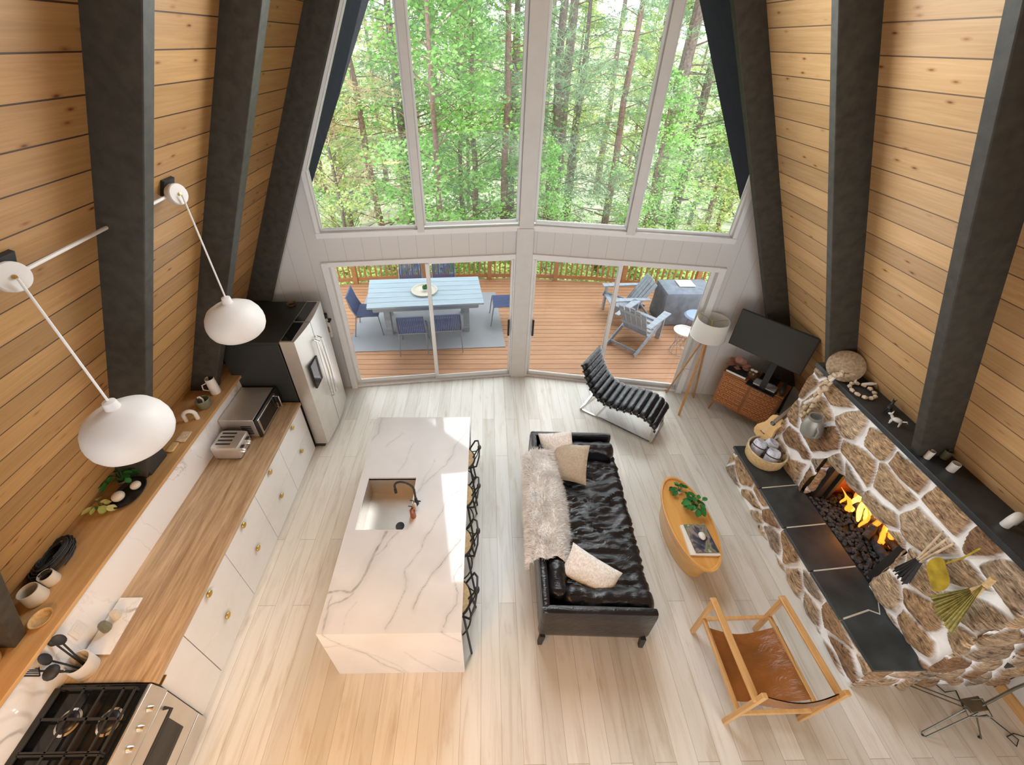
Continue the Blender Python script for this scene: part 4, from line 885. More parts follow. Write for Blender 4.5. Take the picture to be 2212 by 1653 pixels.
# ---- mantel objects
def disc():
    t = thing('woven_disc', 'round woven straw disc leaning on the rafter at the far end of the mantel', 'decoration', (3.95,3.42,ZM))
    rot = Euler((math.radians(62),0,math.radians(-35))); c = (3.81,3.34,ZM+.15)
    MB().lathe([(0,.012),(.05,.006),(.10,-.002),(.16,-.012),(.168,-.002),(.16,.004),(.10,.014),(.05,.022),(0,.026)], c, 40, rot).build('disc', M['wicker2'], t)
    for r in (.05,.08,.11,.14): MB().tube([V(c)+rot.to_matrix()@V((r*math.cos(a),r*math.sin(a),.016-r*.1)) for a in [2*PI*k/32 for k in range(32)]], .006, 6, True).build('coil', M['drift'] if r in (.05,.11) else M['wicker2'], t)
M['wicker2'] = plain('brown_grey_wicker', (.36,.27,.17), .8, var=.3, nscale=40, bump=.7, bscale=90)
disc()
def beads():
    t = thing('wooden_garland', 'garland of pale wooden chunks and bones draped over the mantel edge down the stone', 'garland', (3.68,3.28,ZM)); rr = random.Random(3)
    path = [V((3.92,3.26,ZM+.10)),V((3.84,3.28,ZM+.10)),V((3.76,3.29,ZM+.09)),V((3.68,3.28,ZM+.06)),V((3.655,3.28,1.80)),V((3.65,3.29,1.66)),V((3.645,3.30,1.52)),V((3.64,3.30,1.38)),V((3.64,3.31,1.27))]
    for k in range(len(path)-1):
        for j in range(2):
            p = path[k].lerp(path[k+1], j/2); q = path[k].lerp(path[k+1], j/2+.46); o = V((rr.uniform(-.01,.01),rr.uniform(-.022,.022),0))
            MB().tube([p+o, p.lerp(q,.5)+o*1.4, q+o], [.019,rr.uniform(.022,.032),.016], 8).build('wooden_chunk', M['drift'], t)
            MB().tube([p-o*1.6, q-o*1.9+V((0,.015,0))], [.014,.019], 7).build('wooden_chunk', M['ceramic'] if (k+j) % 3 == 0 else M['drift'], t)
    MB().tube([p for p in path], .004, 5).build('string', M['wood_dark'], t)
    return t
beads()
def wreath():
    t = thing('wooden_ring', 'loop of pale wooden chunks lying on the mantel beside the woven disc', 'ornament', (3.9,3.12,ZM)); c = V((3.875,3.10,ZM+.022))
    for k in range(11):
        a = 2*PI*k/11; b = 2*PI*(k+.72)/11
        MB().tube([c+V((.10*math.cos(a),.11*math.sin(a),0)), c+V((.105*math.cos((a+b)/2),.115*math.sin((a+b)/2),.004)), c+V((.10*math.cos(b),.11*math.sin(b),0))], [.014,.021,.014], 8).build('wooden_chunk', M['drift'], t)
    MB().tube([c+V((.0,.11,.0)), c+V((.02,.15,.05)), c+V((.05,.17,.10)), c+V((.07,.17,.11))], [.014,.012,.010,.016], 8).build('curved_horn', M['ceramic'], t)
    MB().tube([c+V((.06,.09,.01)), c+V((.12,.06,.04)), c+V((.16,.05,.05))], [.012,.018,.008], 8).build('wooden_chunk', M['ceramic'], t)
wreath()
def critter(x, y, name, label, mat, rz):
    t = thing(name, label, 'figurine', (x,y,ZM)); c, s = math.cos(rz), math.sin(rz); q = lambda a, b, h: (x+a*c-b*s, y+a*s+b*c, ZM+h)
    m = MB(); m.ball(q(0,0,.055), (.042,.026,.024), 12, rot=Euler((0,0,rz)))
    for a in (-.03,.03):
        for b in (-.014,.014): m.tube([q(a,b,.05), q(a*1.15,b*1.3,.001)], [.009,.007], 7)
    m.tube([q(.035,0,.06), q(.055,0,.085)], [.014,.011], 8); m.ball(q(.066,0,.09), (.018,.012,.012), 10, rot=Euler((0,0,rz))); m.tube([q(-.04,0,.06), q(-.065,0,.075), q(-.075,0,.06)], [.007,.006,.004], 6)
    m.tube([q(.06,.006,.098), q(.055,.014,.125)], [.005,.002], 5).tube([q(.06,-.006,.098), q(.055,-.014,.125)], [.005,.002], 5); m.build('body', mat, t)
critter(3.93,2.83,'animal_figurine','small black animal figurine on the mantel before the middle rafter',M['blackm'],.7)
critter(3.86,2.66,'animal_figurine','small pale grey animal figurine on the mantel against the middle rafter',M['silver'] if 'silver' in M else M['ceramic'],2.3)
for k, (x, y, mt, l) in enumerate(((3.83,2.27,M['ceramic'],'small white votive cup on the mantel nearest the middle rafter'),(3.98,2.27,M['olive'],'dark grey votive cup on the mantel between two pale ones'),(3.92,2.14,M['ceramic'],'larger white votive cup on the mantel, nearest the near end of the three'))):
    r = .024 if k == 0 else .03
    tag(MB().lathe([(0,ZM+.001),(r,ZM+.001),(r*1.05,ZM+.09),(r*.9,ZM+.09),(r*.85,ZM+.02),(0,ZM+.02)], (x,y,0), 20).build('votive_cup', mt), l, 'cup', 'votive cups on the mantel')
arch(3.92,1.66,ZM,.3,'arch_ornament','thick white arch ornament on the near part of the black mantel', .13, .09, .028)
for k, (x, y) in enumerate(((3.93,1.44),(3.86,1.40))):
    tag(MB().lathe([(0,ZM+.001),(.022,ZM+.001),(.024,ZM+.06),(.018,ZM+.062),(0,ZM+.03)], (x,y,0), 16).build('glass_votive', M['teal']), ['sea green glass votive on the mantel at the right photo edge, farther from the front','sea green glass votive at the mantel front, at the right photo edge'][k], 'votive')
# ---- things on the stone face
def jug():
    t = thing('metal_jug', 'round pewter jug hanging on the stone left of the fire opening', 'jug', (3.64,3.13,1.2)); rot = Euler((0,math.radians(-12),0)); c = (3.655,3.12,1.20)
    MB().lathe([(0,0),(.07,0),(.10,.03),(.105,.11),(.085,.21),(.062,.25),(.066,.29),(.055,.29),(.05,.24),(0,.17)], c, 28, rot).build('body', M['pewter'], t)
    MB().tube([(3.60,3.05,1.40),(3.585,2.99,1.38),(3.59,2.99,1.28),(3.60,3.05,1.25)], .008, 8).build('handle', M['pewter'], t)
jug()
def brush():
    t = thing('hearth_brush', 'dark bristle hand brush with a twig handle hanging right of the fire', 'brush', (3.66,1.7,1.1))
    b = V((3.64,1.69,1.27)); e = V((3.64,1.69,.98)); m = MB(); rr = random.Random(2)
    for k in range(60):
        d = V((rr.uniform(-.02,.03), rr.uniform(-.065,.065), rr.uniform(-.03,.02))); m.tube([b+d*.25, e+d], [.007,.005], 4)
    m.build('bristles', M['blackm'], t)
    h = MB()
    for o in (-.012,0,.012): h.tube([b+V((0,o,-.02)), V((3.64,1.69+o*2,1.38)), V((3.65,1.69+o*4,1.62))], [.012,.010,.007], 6)
    h.build('twig_handle', M['drift'], t)
brush()
def leafd():
    t = thing('dried_leaf', 'broad ochre dried lotus leaf on a stalk hanging on the stone', 'leaf', (3.63,1.55,1.3)); c = V((3.625,1.54,1.335))
    def fn(u, v):
        a = 2*PI*v; r = u; return c + V((-.012-.012*math.cos(a*3)*r*r, .085*r*math.cos(a)+.04*r*math.sin(a), .135*r*math.sin(a)))
    MB().grid(fn, 6, 28).build('blade', M['ochre'], t)
    MB().tube([c+V((0,.03,.11)), V((3.64,1.54,1.6)), V((3.65,1.53,1.76))], .006, 6).build('stalk', M['ochre'], t)
leafd()
def fans():
    t = thing('palm_bundle', 'bundle of folded olive green palm fans tied at the top, hanging on the stone', 'palm bundle', (3.63,1.38,1.5)); a = V((3.63,1.345,1.58))
    for k in range(5):
        e = V((3.625-.010*k, 1.435-.05*k, 1.11-.03*(k==2))); w = .034
        dv = (e-a).normalized(); sd = dv.cross(V((-1,0,0))).normalized()
        MB().grid(lambda u, v: a.lerp(e, u) + sd*((v-.5)*2*w*(.18+u*.9)) + V((-.012*abs(((v*6) % 2)-1)-.004*k,0,0)), 6, 12).build('palm_fan', M['straw'], t, smooth=20)
        MB().tube([a+(e-a)*.02+V((-.01,0,0)), a+(e-a)*.22+V((-.012,0,0))], .012, 8).build('wrapped_stem', M['wicker'], t)
    MB().tube([a+V((0,.0,.0)), a+V((.0,.01,.10))], .020, 8).build('tie', M['wicker'], t)
fans()
def basket():
    t = thing('blanket_basket', 'round pale wooden basket standing on the far end of the slate hearth', 'basket', (3.54,3.36,.452)); c = (3.535,3.36,0)
    MB().lathe([(0,.455),(.185,.455),(.215,.50),(.225,.60),(.222,.64),(.208,.64),(.205,.50),(0,.47)], c, 40).build('bowl', M['wicker'], t)
    MB().tube([(c[0]+.216*math.cos(a),c[1]+.216*math.sin(a),.64) for a in [2*PI*k/40 for k in range(40)]], .010, 8, True).build('rim', M['drift'], t)
basket()
for k, (x, y, rz, l) in enumerate(((3.46,3.43,.5,'rolled pale grey fleece blanket at the left of the basket'),(3.60,3.44,-.3,'rolled pale grey fleece blanket at the back right of the basket'),(3.55,3.27,.9,'rolled pale grey fleece blanket at the front of the basket'))):
    t = thing('rolled_blanket', l, 'blanket', (x,y,.6), group='rolled fleece blankets in the basket')
    d = V((math.cos(rz)*.35, math.sin(rz)*.35, .93)).normalized(); q = d.to_track_quat('Z','Y').to_euler(); cc = V((x,y,.60))
    MB().lathe([(0,-.115),(.055,-.115),(.074,-.08),(.076,0),(.074,.075),(.06,.105),(.03,.10),(0,.085)], cc, 18, q).build('roll', M['greyfl'], t)
    MB().tube([cc + d*.03 + q.to_matrix()@V((.077*math.cos(a),.077*math.sin(a),0)) for a in [2*PI*i/18 for i in range(18)]], .007, 6, True).build('tie_band', M['blackm'], t)
def guitar():
    t = thing('ukulele', 'small honey wooden guitar leaning behind the blanket basket against the stone', 'guitar', (3.60,3.52,.62))
    O = V((3.55,3.60,.60)); ax = V((.55,.12,.82)).normalized(); nrm = V((-.80,-.35,.55)); nrm = (nrm-ax*nrm.dot(ax)).normalized(); sd = ax.cross(nrm)
    prof = [(0,0),(.02,.07),(.06,.105),(.12,.115),(.17,.095),(.21,.078),(.25,.075),(.30,.083),(.34,.078),(.375,.045),(.385,0)]
    poly = [O+ax*a+sd*b for a, b in prof] + [O+ax*a-sd*b for a, b in reversed(prof[1:-1])]
    MB().prism([p - nrm*.03 for p in poly], nrm*.06).build('body', M['pale_honey'], t, bevel=.004)
    MB().lathe([(0,0),(.03,0),(.03,.002),(0,.002)], O+ax*.26+nrm*.031, 20, nrm.to_track_quat('Z','Y').to_euler()).build('sound_hole', M['blackm'], t)
    MB().bar(O+ax*.29+nrm*.036, O+ax*.66+nrm*.036, .042, .014, up=nrm).build('neck', M['wood_dark'], t)
    h = MB().bar(O+ax*.66+nrm*.03, O+ax*.76+nrm*.02, .055, .012, up=nrm).build('headstock', M['wood_dark'], t)
    MB().bar(O+ax*.09-sd*.03+nrm*.034, O+ax*.09+sd*.03+nrm*.034, .012, .008, up=nrm).build('bridge', M['wood_dark'], t)
    s = MB()
    for k in range(4): s.tube([O+ax*.09+sd*(-.012+k*.008)+nrm*.045, O+ax*.66+sd*(-.012+k*.008)+nrm*.045], .0009, 4)
    s.build('strings', M['ceramic'], t)
guitar()
# ================================================================== sofa (local frame: x toward the fireplace, y away from camera)
def sofa():
    t = thing('leather_sofa', 'long black leather sofa with its back to the island', 'sofa', (1.055,2.57,0), -.036, world=False)
    W, Lh = .53, 1.065
    MB().soft((.03,0,.26),(.98,2.02,.14),.03,(6,12,3)).build('base', M['leather'], t, weld=True)
    wr = lambda p, n: .010*noise.noise(V((p.x*5,p.y*9,p.z*5)))+.004*noise.noise(p*24)
    MB().soft((-W+.045,0,.445),(.085,2.12,.51),.035,(3,16,8)).build('back_frame', M['leather'], t, weld=True)
    for s in (-1,1): MB().soft((-.01,s*(Lh-.05),.445),(1.04,.085,.51),.035,(12,3,8)).build('arm_frame', M['leather'], t, weld=True)
    def wrk(p, n):
        e = min(1, max(0, (1.0-abs(p.y))*4)); w = noise.noise(V((p.x*2.6+1,p.y*11+1.6*noise.noise(V((p.x*4,p.y*2,0))),0)))
        w2 = noise.noise(V((p.x*1.6+9,p.y*19+2.2*noise.noise(V((p.x*3,p.y*3,4))),3))); return (.030*(.5-abs(w)*1.6) + .016*(.5-abs(w2)*1.8) + .005*noise.noise(V((p.x*12,p.y*30,2))))*e*(1 if n.z > .3 else .4)
    MB().soft((.13,0,.37),(.86,1.86,.20),.07,(28,110,5),wrk).build('seat_cushion', M['leather'], t, weld=True)
    def wb(p, n): return .022*noise.noise(V((p.x*8,p.y*7,p.z*8))) + .008*noise.noise(p*26)
    MB().soft((-.36,0,.54),(.20,1.80,.30),.09,(10,60,10),wb).build('back_cushion', M['leather'], t, weld=True)
    for s in (-1,1): MB().soft((.10,s*(Lh-.19),.53),(.84,.20,.28),.095,(34,10,10),wb).build('arm_cushion', M['leather'], t, weld=True)
    for sx in (-.50,.48):
        for sy in (-1.045,1.045):
            MB().cbox([(sx-.02,sy-.018,0),(sx+.02,sy-.018,0),(sx+.02,sy+.018,0),(sx-.02,sy+.018,0),(sx*.97-.025,sy-.02,.20),(sx*.97+.025,sy-.02,.20),(sx*.97+.025,sy+.02,.20),(sx*.97-.025,sy+.02,.20)]).build('leg', M['blackm'], t)
sofa()
def pillow(name, label, c, w, h, th, rot, mat, group=None):
    R = rot.to_matrix(); c = V(c); m = MB()
    for s in (-1, 1):
        def fn(u, v, s=s):
            a, b = u*2-1, v*2-1; k = max(0, (1-abs(a)**2.6))*max(0, (1-abs(b)**2.6)); sc = 1-.07*(1-abs(a)**2)*abs(b) ; sc2 = 1-.07*(1-abs(b)**2)*abs(a)
            return c + R@V((a*w/2*sc2, b*h/2*sc, s*(th/2)*k**.42*(1+.1*noise.noise(V((a*2,b*2,w*9)))) + .008*noise.noise(V((a*4,b*4,s)))))
        m.grid(fn, 18, 18)
    o = m.build(name, mat, weld=True, smooth=80); return tag(o, label, 'cushion', group)
pillow('knit_cushion','beige knitted square cushion at the far back corner of the sofa',(1.00,3.17,.66),.46,.46,.15,Euler((.62,-.28,-.42)),M['linen'])
pillow('plain_cushion','pale cushion tucked behind the beige knitted one on the sofa',(.88,3.36,.68),.42,.42,.13,Euler((.95,-.30,-.15)),M['knit'])
pillow('lumbar_cushion','white knitted lumbar cushion leaning at the near end of the sofa',(1.0,1.90,.645),.52,.30,.15,Euler((.55,.22,-.50)),M['knit'])
def throw():
    t = thing('fur_throw', 'cream shaggy fur throw draped over the sofa back', 'throw', (.62,2.65,.70)); prof = [(.452,.50),(.45,.60),(.455,.69),(.49,.725),(.56,.735),(.64,.73),(.72,.725),(.78,.68),(.81,.60),(.835,.53),(.87,.50)]
    def at(u, v):
        f = u*(len(prof)-1); i = min(int(f), len(prof)-2); a, b = prof[i], prof[i+1]; x, z = lerp(a[0], b[0], f-i), lerp(a[1], b[1], f-i)
        y = lerp(2.0+.05*noise.noise(V((u*6,0,0))), 3.30+.05*noise.noise(V((u*6,4,0))), v); dz = .012*noise.noise(V((x*9,y*7,0)))
        y -= .0*u; return V((x + (y-2.57)*.04 + dz*.5 + (.04*math.sin(v*PI)-.02 if u > .8 else 0), y, z+dz))
    MB().grid(at, 22, 60).build('hide', M['fur'], t, smooth=80)
    rr = random.Random(6); m = MB()
    for k in range(22000):
        u, v = rr.random(), rr.random(); p = at(u, v); e = .01
        n = (at(min(1,u+e), v)-at(max(0,u-e), v)).cross(at(u, min(1,v+e))-at(u, max(0,v-e))).normalized()
        if n.z < 0 and n.x > 0 and u > .5: n = -n
        if n.dot(V((.0,0,1))) < 0 and .2 < u < .8: n = -n
        if u <= .2: n = V((-abs(n.x), n.y, abs(n.z)))
        flow = noise.noise_vector(V((p.x*6,p.y*6,0)))*.7 + V((rr.uniform(-.5,.5),rr.uniform(-.5,.5),-.25))
        d = (n + flow).normalized(); L = rr.uniform(.035,.07); s = d.cross(V((rr.uniform(-1,1),rr.uniform(-1,1),.3))).normalized()*.0026
        m.add([p-s, p+s, p+d*L+V((0,0,-.006))], [(0,1,2)])
    m.build('fur_pile', M['fur'], t, smooth=0)['kind'] = 'stuff'
throw()
# ================================================================== coffee table
def coffee():
    t = thing('coffee_table', 'oval honey wood coffee table with a drum base', 'table', (2.29,2.57,0)); c = (2.295,2.575,0); k = 48
    MB().lathe([(0,.345),(.235,.345),(.25,.355),(.256,.375),(.256,.405),(.244,.407),(.238,.388),(0,.388)], c, k, sy=2.22).build('tabletop', M['honey'], t)
    def ell(z, a, b, dx=0): return [(c[0]+dx+a*math.cos(2*PI*i/k), c[1]+b*math.sin(2*PI*i/k), z) for i in range(k)]
    m = MB(); lay = [ell(0,.19,.44), ell(.02,.195,.45), ell(.33,.225,.50), ell(.345,.225,.50)]
    vs = sum(lay, []); m.add(vs, [(i*k+j, i*k+(j+1)%k, (i+1)*k+(j+1)%k, (i+1)*k+j) for i in range(3) for j in range(k)] + [tuple(reversed(range(k)))]); m.build('base', M['honey'], t)
coffee()
leafplant('potted_plant','small glossy leafy plant in the middle of the coffee table',2.40,2.71,.388,20,.10,.10,M['plant'],.06,.045,M['cream'],8,.4)
leafplant('potted_plant','tiny leafy sprig at the far end of the coffee table',2.31,2.93,.388,10,.065,.07,M['plant'],.05,.028,M['ceramic'],9,.4)
bowl(2.225,2.95,.388,.032,.05,'candle_cup','small dusty red cup at the far end of the coffee table',M['pink'],'cup')
def book(name, label, P, z, h, mat, cover=None, cat='book'):
    t = thing(name, label, cat, (*P[0], z)); Q = [V((x,y,z+.002)) for x, y in P]
    MB().prism(Q, (0,0,h-.004)).build('pages', M['pages'], t)
    cc = sum(Q, V((0,0,0)))/4; big = [cc+(q-cc)*1.03 for q in Q]; MB().prism([q+V((0,0,-.002)) for q in big], (0,0,.002)).prism([q+V((0,0,h-.004)) for q in big], (0,0,.003)).build('cover', mat, t)
def magmat():
    t = NT('printed_cover'); co = t.coord(); n = t.noise(co, 7, 3, .5, .6); t.base(t.ramp(n, [(.3,(.02,.025,.05)),(.45,(.07,.08,.11)),(.52,(.28,.23,.21)),(.6,(.10,.18,.07)),(.7,(.6,.58,.55))])); t.p(Roughness=.2); return t.m
M['mag'] = magmat()
book('coffee_table_book','large pale photo book lying at the near end of the coffee table',[(2.165,2.50),(2.43,2.51),(2.455,2.17),(2.15,2.18)],.389,.022,M['pages'])
book('magazine','dark printed magazine lying on top of the pale photo book',[(2.20,2.50),(2.43,2.50),(2.45,2.20),(2.21,2.20)],.414,.010,M['mag'],None,'magazine')
tag(MB().ball((2.335,2.36,.445), (.035,.045,.022), 16, .15).build('candle_puck', M['ceramic']), 'small round white candle on the magazine', 'candle')
# ================================================================== leather sling chair
def sling():
    t = thing('sling_armchair', 'oak framed armchair with a cognac leather sling seat beside the hearth', 'armchair', (2.38,1.28,0))
    FL,FR,BL,BR = V((2.055,1.62,0)),V((2.69,1.63,0)),V((2.06,.945,0)),V((2.725,.955,0)); up = V((0,0,1))
    for a, h, dx in ((FL,.70,0),(FR,.70,0),(BL,.82,.02),(BR,.82,-.01)):
        MB().bar(a, a+V((dx,(-.02 if h>.8 else 0),h)), .042, .036, up=(0,1,0)).build('leg', M['oakz'], t, bevel=.006)
    for a, b in ((FL,BL),(FR,BR)):
        MB().bar(a+V((0,.03,.685)), b+V((0,-.03,.70)), .062, .026).build('armrest', M['oak'], t, bevel=.008)
        MB().bar(a+up*.35, b+up*.33, .034, .040).build('side_rail', M['oak'], t, bevel=.006)
    for a, b, z in ((FL,FR,.30),(BL,BR,.26)): MB().bar(a+up*z, b+up*z, .030, .040).build('stretcher', M['oak'], t, bevel=.006)
    def seat(u, v):
        x = lerp(2.06, 2.71, u); y = lerp(1.52, 1.02, v); s = math.sin(PI*u)
        return V((x + .006*noise.noise(V((u*3,v*8,0))), y + .02*math.cos(u*PI*2)*(.5-v), .372 - .115*s**.7 - .02*v + .007*noise.noise(V((u*6,v*6,1)))*s - .012*abs(noise.noise(V((u*3+2,v*14+u*4,5))))*u*s))
    MB().grid(seat, 26, 18).grid(lambda u, v: seat(u, v)-V((0,0,.007)), 26, 18).build('sling_seat', M['cognac'], t, smooth=80)
    def back(u, v):
        x = lerp(2.075, 2.715, u); s = math.sin(PI*u); return V((x, .955-.050*s*(1-.3*v)-.01*v, lerp(.745,.56,v)-.03*s*(1-v) + .004*noise.noise(V((u*5,v*5,4)))))
    MB().grid(back, 24, 8).grid(lambda u, v: back(u, v)-V((0,.008,0)), 24, 8).build('sling_back', M['cognac'], t, smooth=80)
sling()
# ================================================================== chaise longue
def chaise():
    o = V((1.47,4.70,0)); w = V((.61,.79,0)).normalized(); u = V((w.y,-w.x,0)); t = thing('lounge_chaise', 'black ribbed leather chaise longue on a chrome frame by the glass door', 'chaise', tuple(o+u*.55+w*.3))
    ctrl = [(-.06,.90),(0,.76),(.07,.62),(.17,.48),(.30,.385),(.45,.36),(.62,.385),(.80,.43),(.95,.435),(1.08,.385),(1.17,.30)]
    pts = []
    for i in range(len(ctrl)-1):
        p0, p1, p2, p3 = ctrl[max(i-1,0)], ctrl[i], ctrl[i+1], ctrl[min(i+2,len(ctrl)-1)]
        for k in range(12):
            s = k/12; pts.append(tuple(.5*((2*p1[j])+(-p0[j]+p2[j])*s+(2*p0[j]-5*p1[j]+4*p2[j]-p3[j])*s*s+(-p0[j]+3*p1[j]-3*p2[j]+p3[j])*s**3) for j in (0,1)))
    pts.append(ctrl[-1]); L = [0]
    for a, b in zip(pts, pts[1:]): L.append(L[-1]+math.dist(a, b))
    tot = L[-1]
    def at(s):
        s = max(0, min(tot, s)); i = max(j for j in range(len(L)) if L[j] <= s+1e-9); i = min(i, len(L)-2); f = (s-L[i])/(L[i+1]-L[i]) if L[i+1] > L[i] else 0
        x, z = lerp(pts[i][0], pts[i+1][0], f), lerp(pts[i][1], pts[i+1][1], f); tx, tz = pts[i+1][0]-pts[i][0], pts[i+1][1]-pts[i][1]; n = math.hypot(tx, tz); return x, z, -tz/n, tx/n
    nr_ = 15; Wd = .60
    for k in range(nr_):
        s0, s1 = tot*k/nr_, tot*(k+1)/nr_; m = MB(); n = 14; rows = []
        for j in range(13):
            wv = j/12; edge = min(1, min(wv, 1-wv)/.07); loop = []
            for i in range(n):
                a = 2*PI*i/n; ss = (s0+s1)/2 + (s1-s0)*.53*math.cos(a)*(.86+.14*edge**.5); x, z, nx, nz = at(ss); hgt = (.052 if math.sin(a) > 0 else .030)*math.sin(a)*(.45+.55*edge**.5) + .004*noise.noise(V((k*3.1,wv*9,a)))
                loop.append(o+u*(x-nx*-1*hgt*0 + nx*hgt)+w*(wv*Wd)+V((0,0,z+nz*hgt)))
            rows.append(loop)
        m.add(sum(rows, []), [(j*n+i, j*n+(i+1)%n, (j+1)*n+(i+1)%n, (j+1)*n+i) for j in range(12) for i in range(n)] + [tuple(reversed(range(n))), tuple(12*n+i for i in range(n))])
        m.build('padded_rib', M['leather'], t, smooth=70)
    for wv in (.03, .57):
        MB().tube([o+u*at(tot*i/30)[0]+w*wv+V((0,0,at(tot*i/30)[1]-.04)) for i in range(31)], .012, 8).build('side_rail', M['chrome'], t)
    sp = MB()
    for k in range(nr_+1):
        x, z, nx, nz = at(tot*k/nr_)
        for wv in (.0, .60): sp.box(o+u*x+w*wv+V((0,0,z-.025)), (.03,.012,.03), rz=math.atan2(u.y,u.x))
    sp.build('strap_tabs', M['blackm'], t)
    fr = MB(); P = lambda a, b, z: o+u*a+w*b+V((0,0,z))
    for b in (.03,.57): fr.bar(P(.03,b,.012), P(1.17,b,.012), .028, .018)
    for a in (.03,1.17): fr.bar(P(a,.03,.012), P(a,.57,.012), .028, .018)
    for b in (.03,.57): fr.bar(P(.03,b,.012), P(.24,b,.40), .03, .012, up=w).bar(P(.30,b,.012), P(.42,b,.33), .03, .012, up=w).bar(P(1.16,b,.012), P(1.13,b,.30), .03, .012, up=w)
    fr.bar(P(.24,.03,.40), P(.24,.57,.40), .02, .012).bar(P(1.13,.03,.30), P(1.13,.57,.30), .02, .012)
    fr.build('frame', M['chrome'], t)
chaise()
# ================================================================== tripod floor lamp
def lamp():
    t = thing('floor_lamp', 'tripod floor lamp with a white drum shade by the right door frame', 'lamp', (3.2,4.88,0)); c = V((3.225,4.88,0))
    MB().lathe([(.235,1.31),(.215,1.60),(.212,1.60),(.232,1.31)], c, 48).build('lamp_shade', M['shade'], t)
    MB().tube([c+V((.235*math.cos(a),.235*math.sin(a),1.31)) for a in [2*PI*k/40 for k in range(40)]], .004, 6, True).build('shade_ring', M['ceramic'], t); MB().tube([c+V((.214*math.cos(a),.214*math.sin(a),1.60)) for a in [2*PI*k/40 for k in range(40)]], .004, 6, True).build('shade_ring', M['ceramic'], t)
    s = MB()
    for k in range(3): a = 2*PI*k/3; s.tube([c+V((0,0,1.56)), c+V((.213*math.cos(a),.213*math.sin(a),1.59))], .003, 6)
    s.cyl(c+V((0,0,1.28)), c+V((0,0,1.57)), .008, n=8).build('spider', M['brass'], t)
    MB().ball(c+V((0,0,1.44)), (.03,.03,.045), 14).build('bulb', M['ceramic'], t)
    MB().cyl(c+V((0,0,1.24)), c+V((0,0,1.31)), .035, n=20).build('hub', M['brass'], t)
    for f in ((3.035,5.10),(3.045,4.57),(3.44,4.97)):
        f = V((*f,0)); a = c+(f-c)*.09; MB().bar(a+V((0,0,1.27)), f+V((0,0,.0)), .034, .020).build('leg', M['lampleg'], t, bevel=.003)
    MB().tube([c.lerp(V((*f,0)),.56)+V((0,0,.60)) for f in ((3.035,5.10),(3.045,4.57),(3.44,4.97))], .004, 6, True).build('brace', M['brass'], t)
lamp()
# ================================================================== console + TV
def console():
    O = V((3.56,4.70,0)); a = V((.54,-.58,0)).normalized(); b = V((-a.y,a.x,0)); ang = math.atan2(a.y, a.x)
    t = thing('media_console', 'cane fronted wooden media console angled across the right corner', 'cabinet', tuple(O+a*.4+b*.18)); Lc, Dp = .80, .36
    P = lambda s, d, z: O+a*s+b*d+V((0,0,z))
    def bx(m, s0, s1, d0, d1, z0, z1): return m.cbox([P(s0,d0,z0),P(s1,d0,z0),P(s1,d1,z0),P(s0,d1,z0),P(s0,d0,z1),P(s1,d0,z1),P(s1,d1,z1),P(s0,d1,z1)])
    bx(MB(), 0,Lc,.012,Dp,.20,.78).build('body', M['console'], t); bx(MB(), -.01,Lc+.01,-.005,Dp,.78,.80).build('top', M['console'], t, bevel=.003)
    for k in (0,1):
        d = bx(MB(), k*Lc/2+.012, (k+1)*Lc/2-.012, .0,.012,.225,.765).build('door', M['console'], t, bevel=.002)
        m = MB(); s0, s1 = k*Lc/2+.03, (k+1)*Lc/2-.03; nx, nz = 4, 5
        for i in range(nx):
            for j in range(nz):
                c0, c1 = lerp(s0,s1,i/nx), lerp(s0,s1,(i+1)/nx); e0, e1 = lerp(.245,.745,j/nz), lerp(.245,.745,(j+1)/nz)
                q = 3
                for h in range(q):
                    if (i+j) % 2: bx(m, lerp(c0,c1,h/q)+.003, lerp(c0,c1,(h+1)/q)-.003, -.009,.0, e0+.003, e1-.003)
                    else: bx(m, c0+.003, c1-.003, -.009,.0, lerp(e0,e1,h/q)+.003, lerp(e0,e1,(h+1)/q)-.003)
        m.build('cane_panel', M['cane'], d)
    for s in (.03,Lc-.03):
        for dd in (.03,Dp-.03): MB().tube([P(s,dd,.20), P(s+(-.03 if s < .1 else .03),dd,0)], [.018,.011], 10).build('leg', M['console'], t)
    return P, a, b, ang
M['console'] = wood('walnut_console', (.26,.095,.03), (.40,.17,.06), 'x', 2, .4)
P, ca, cb, cang = console()
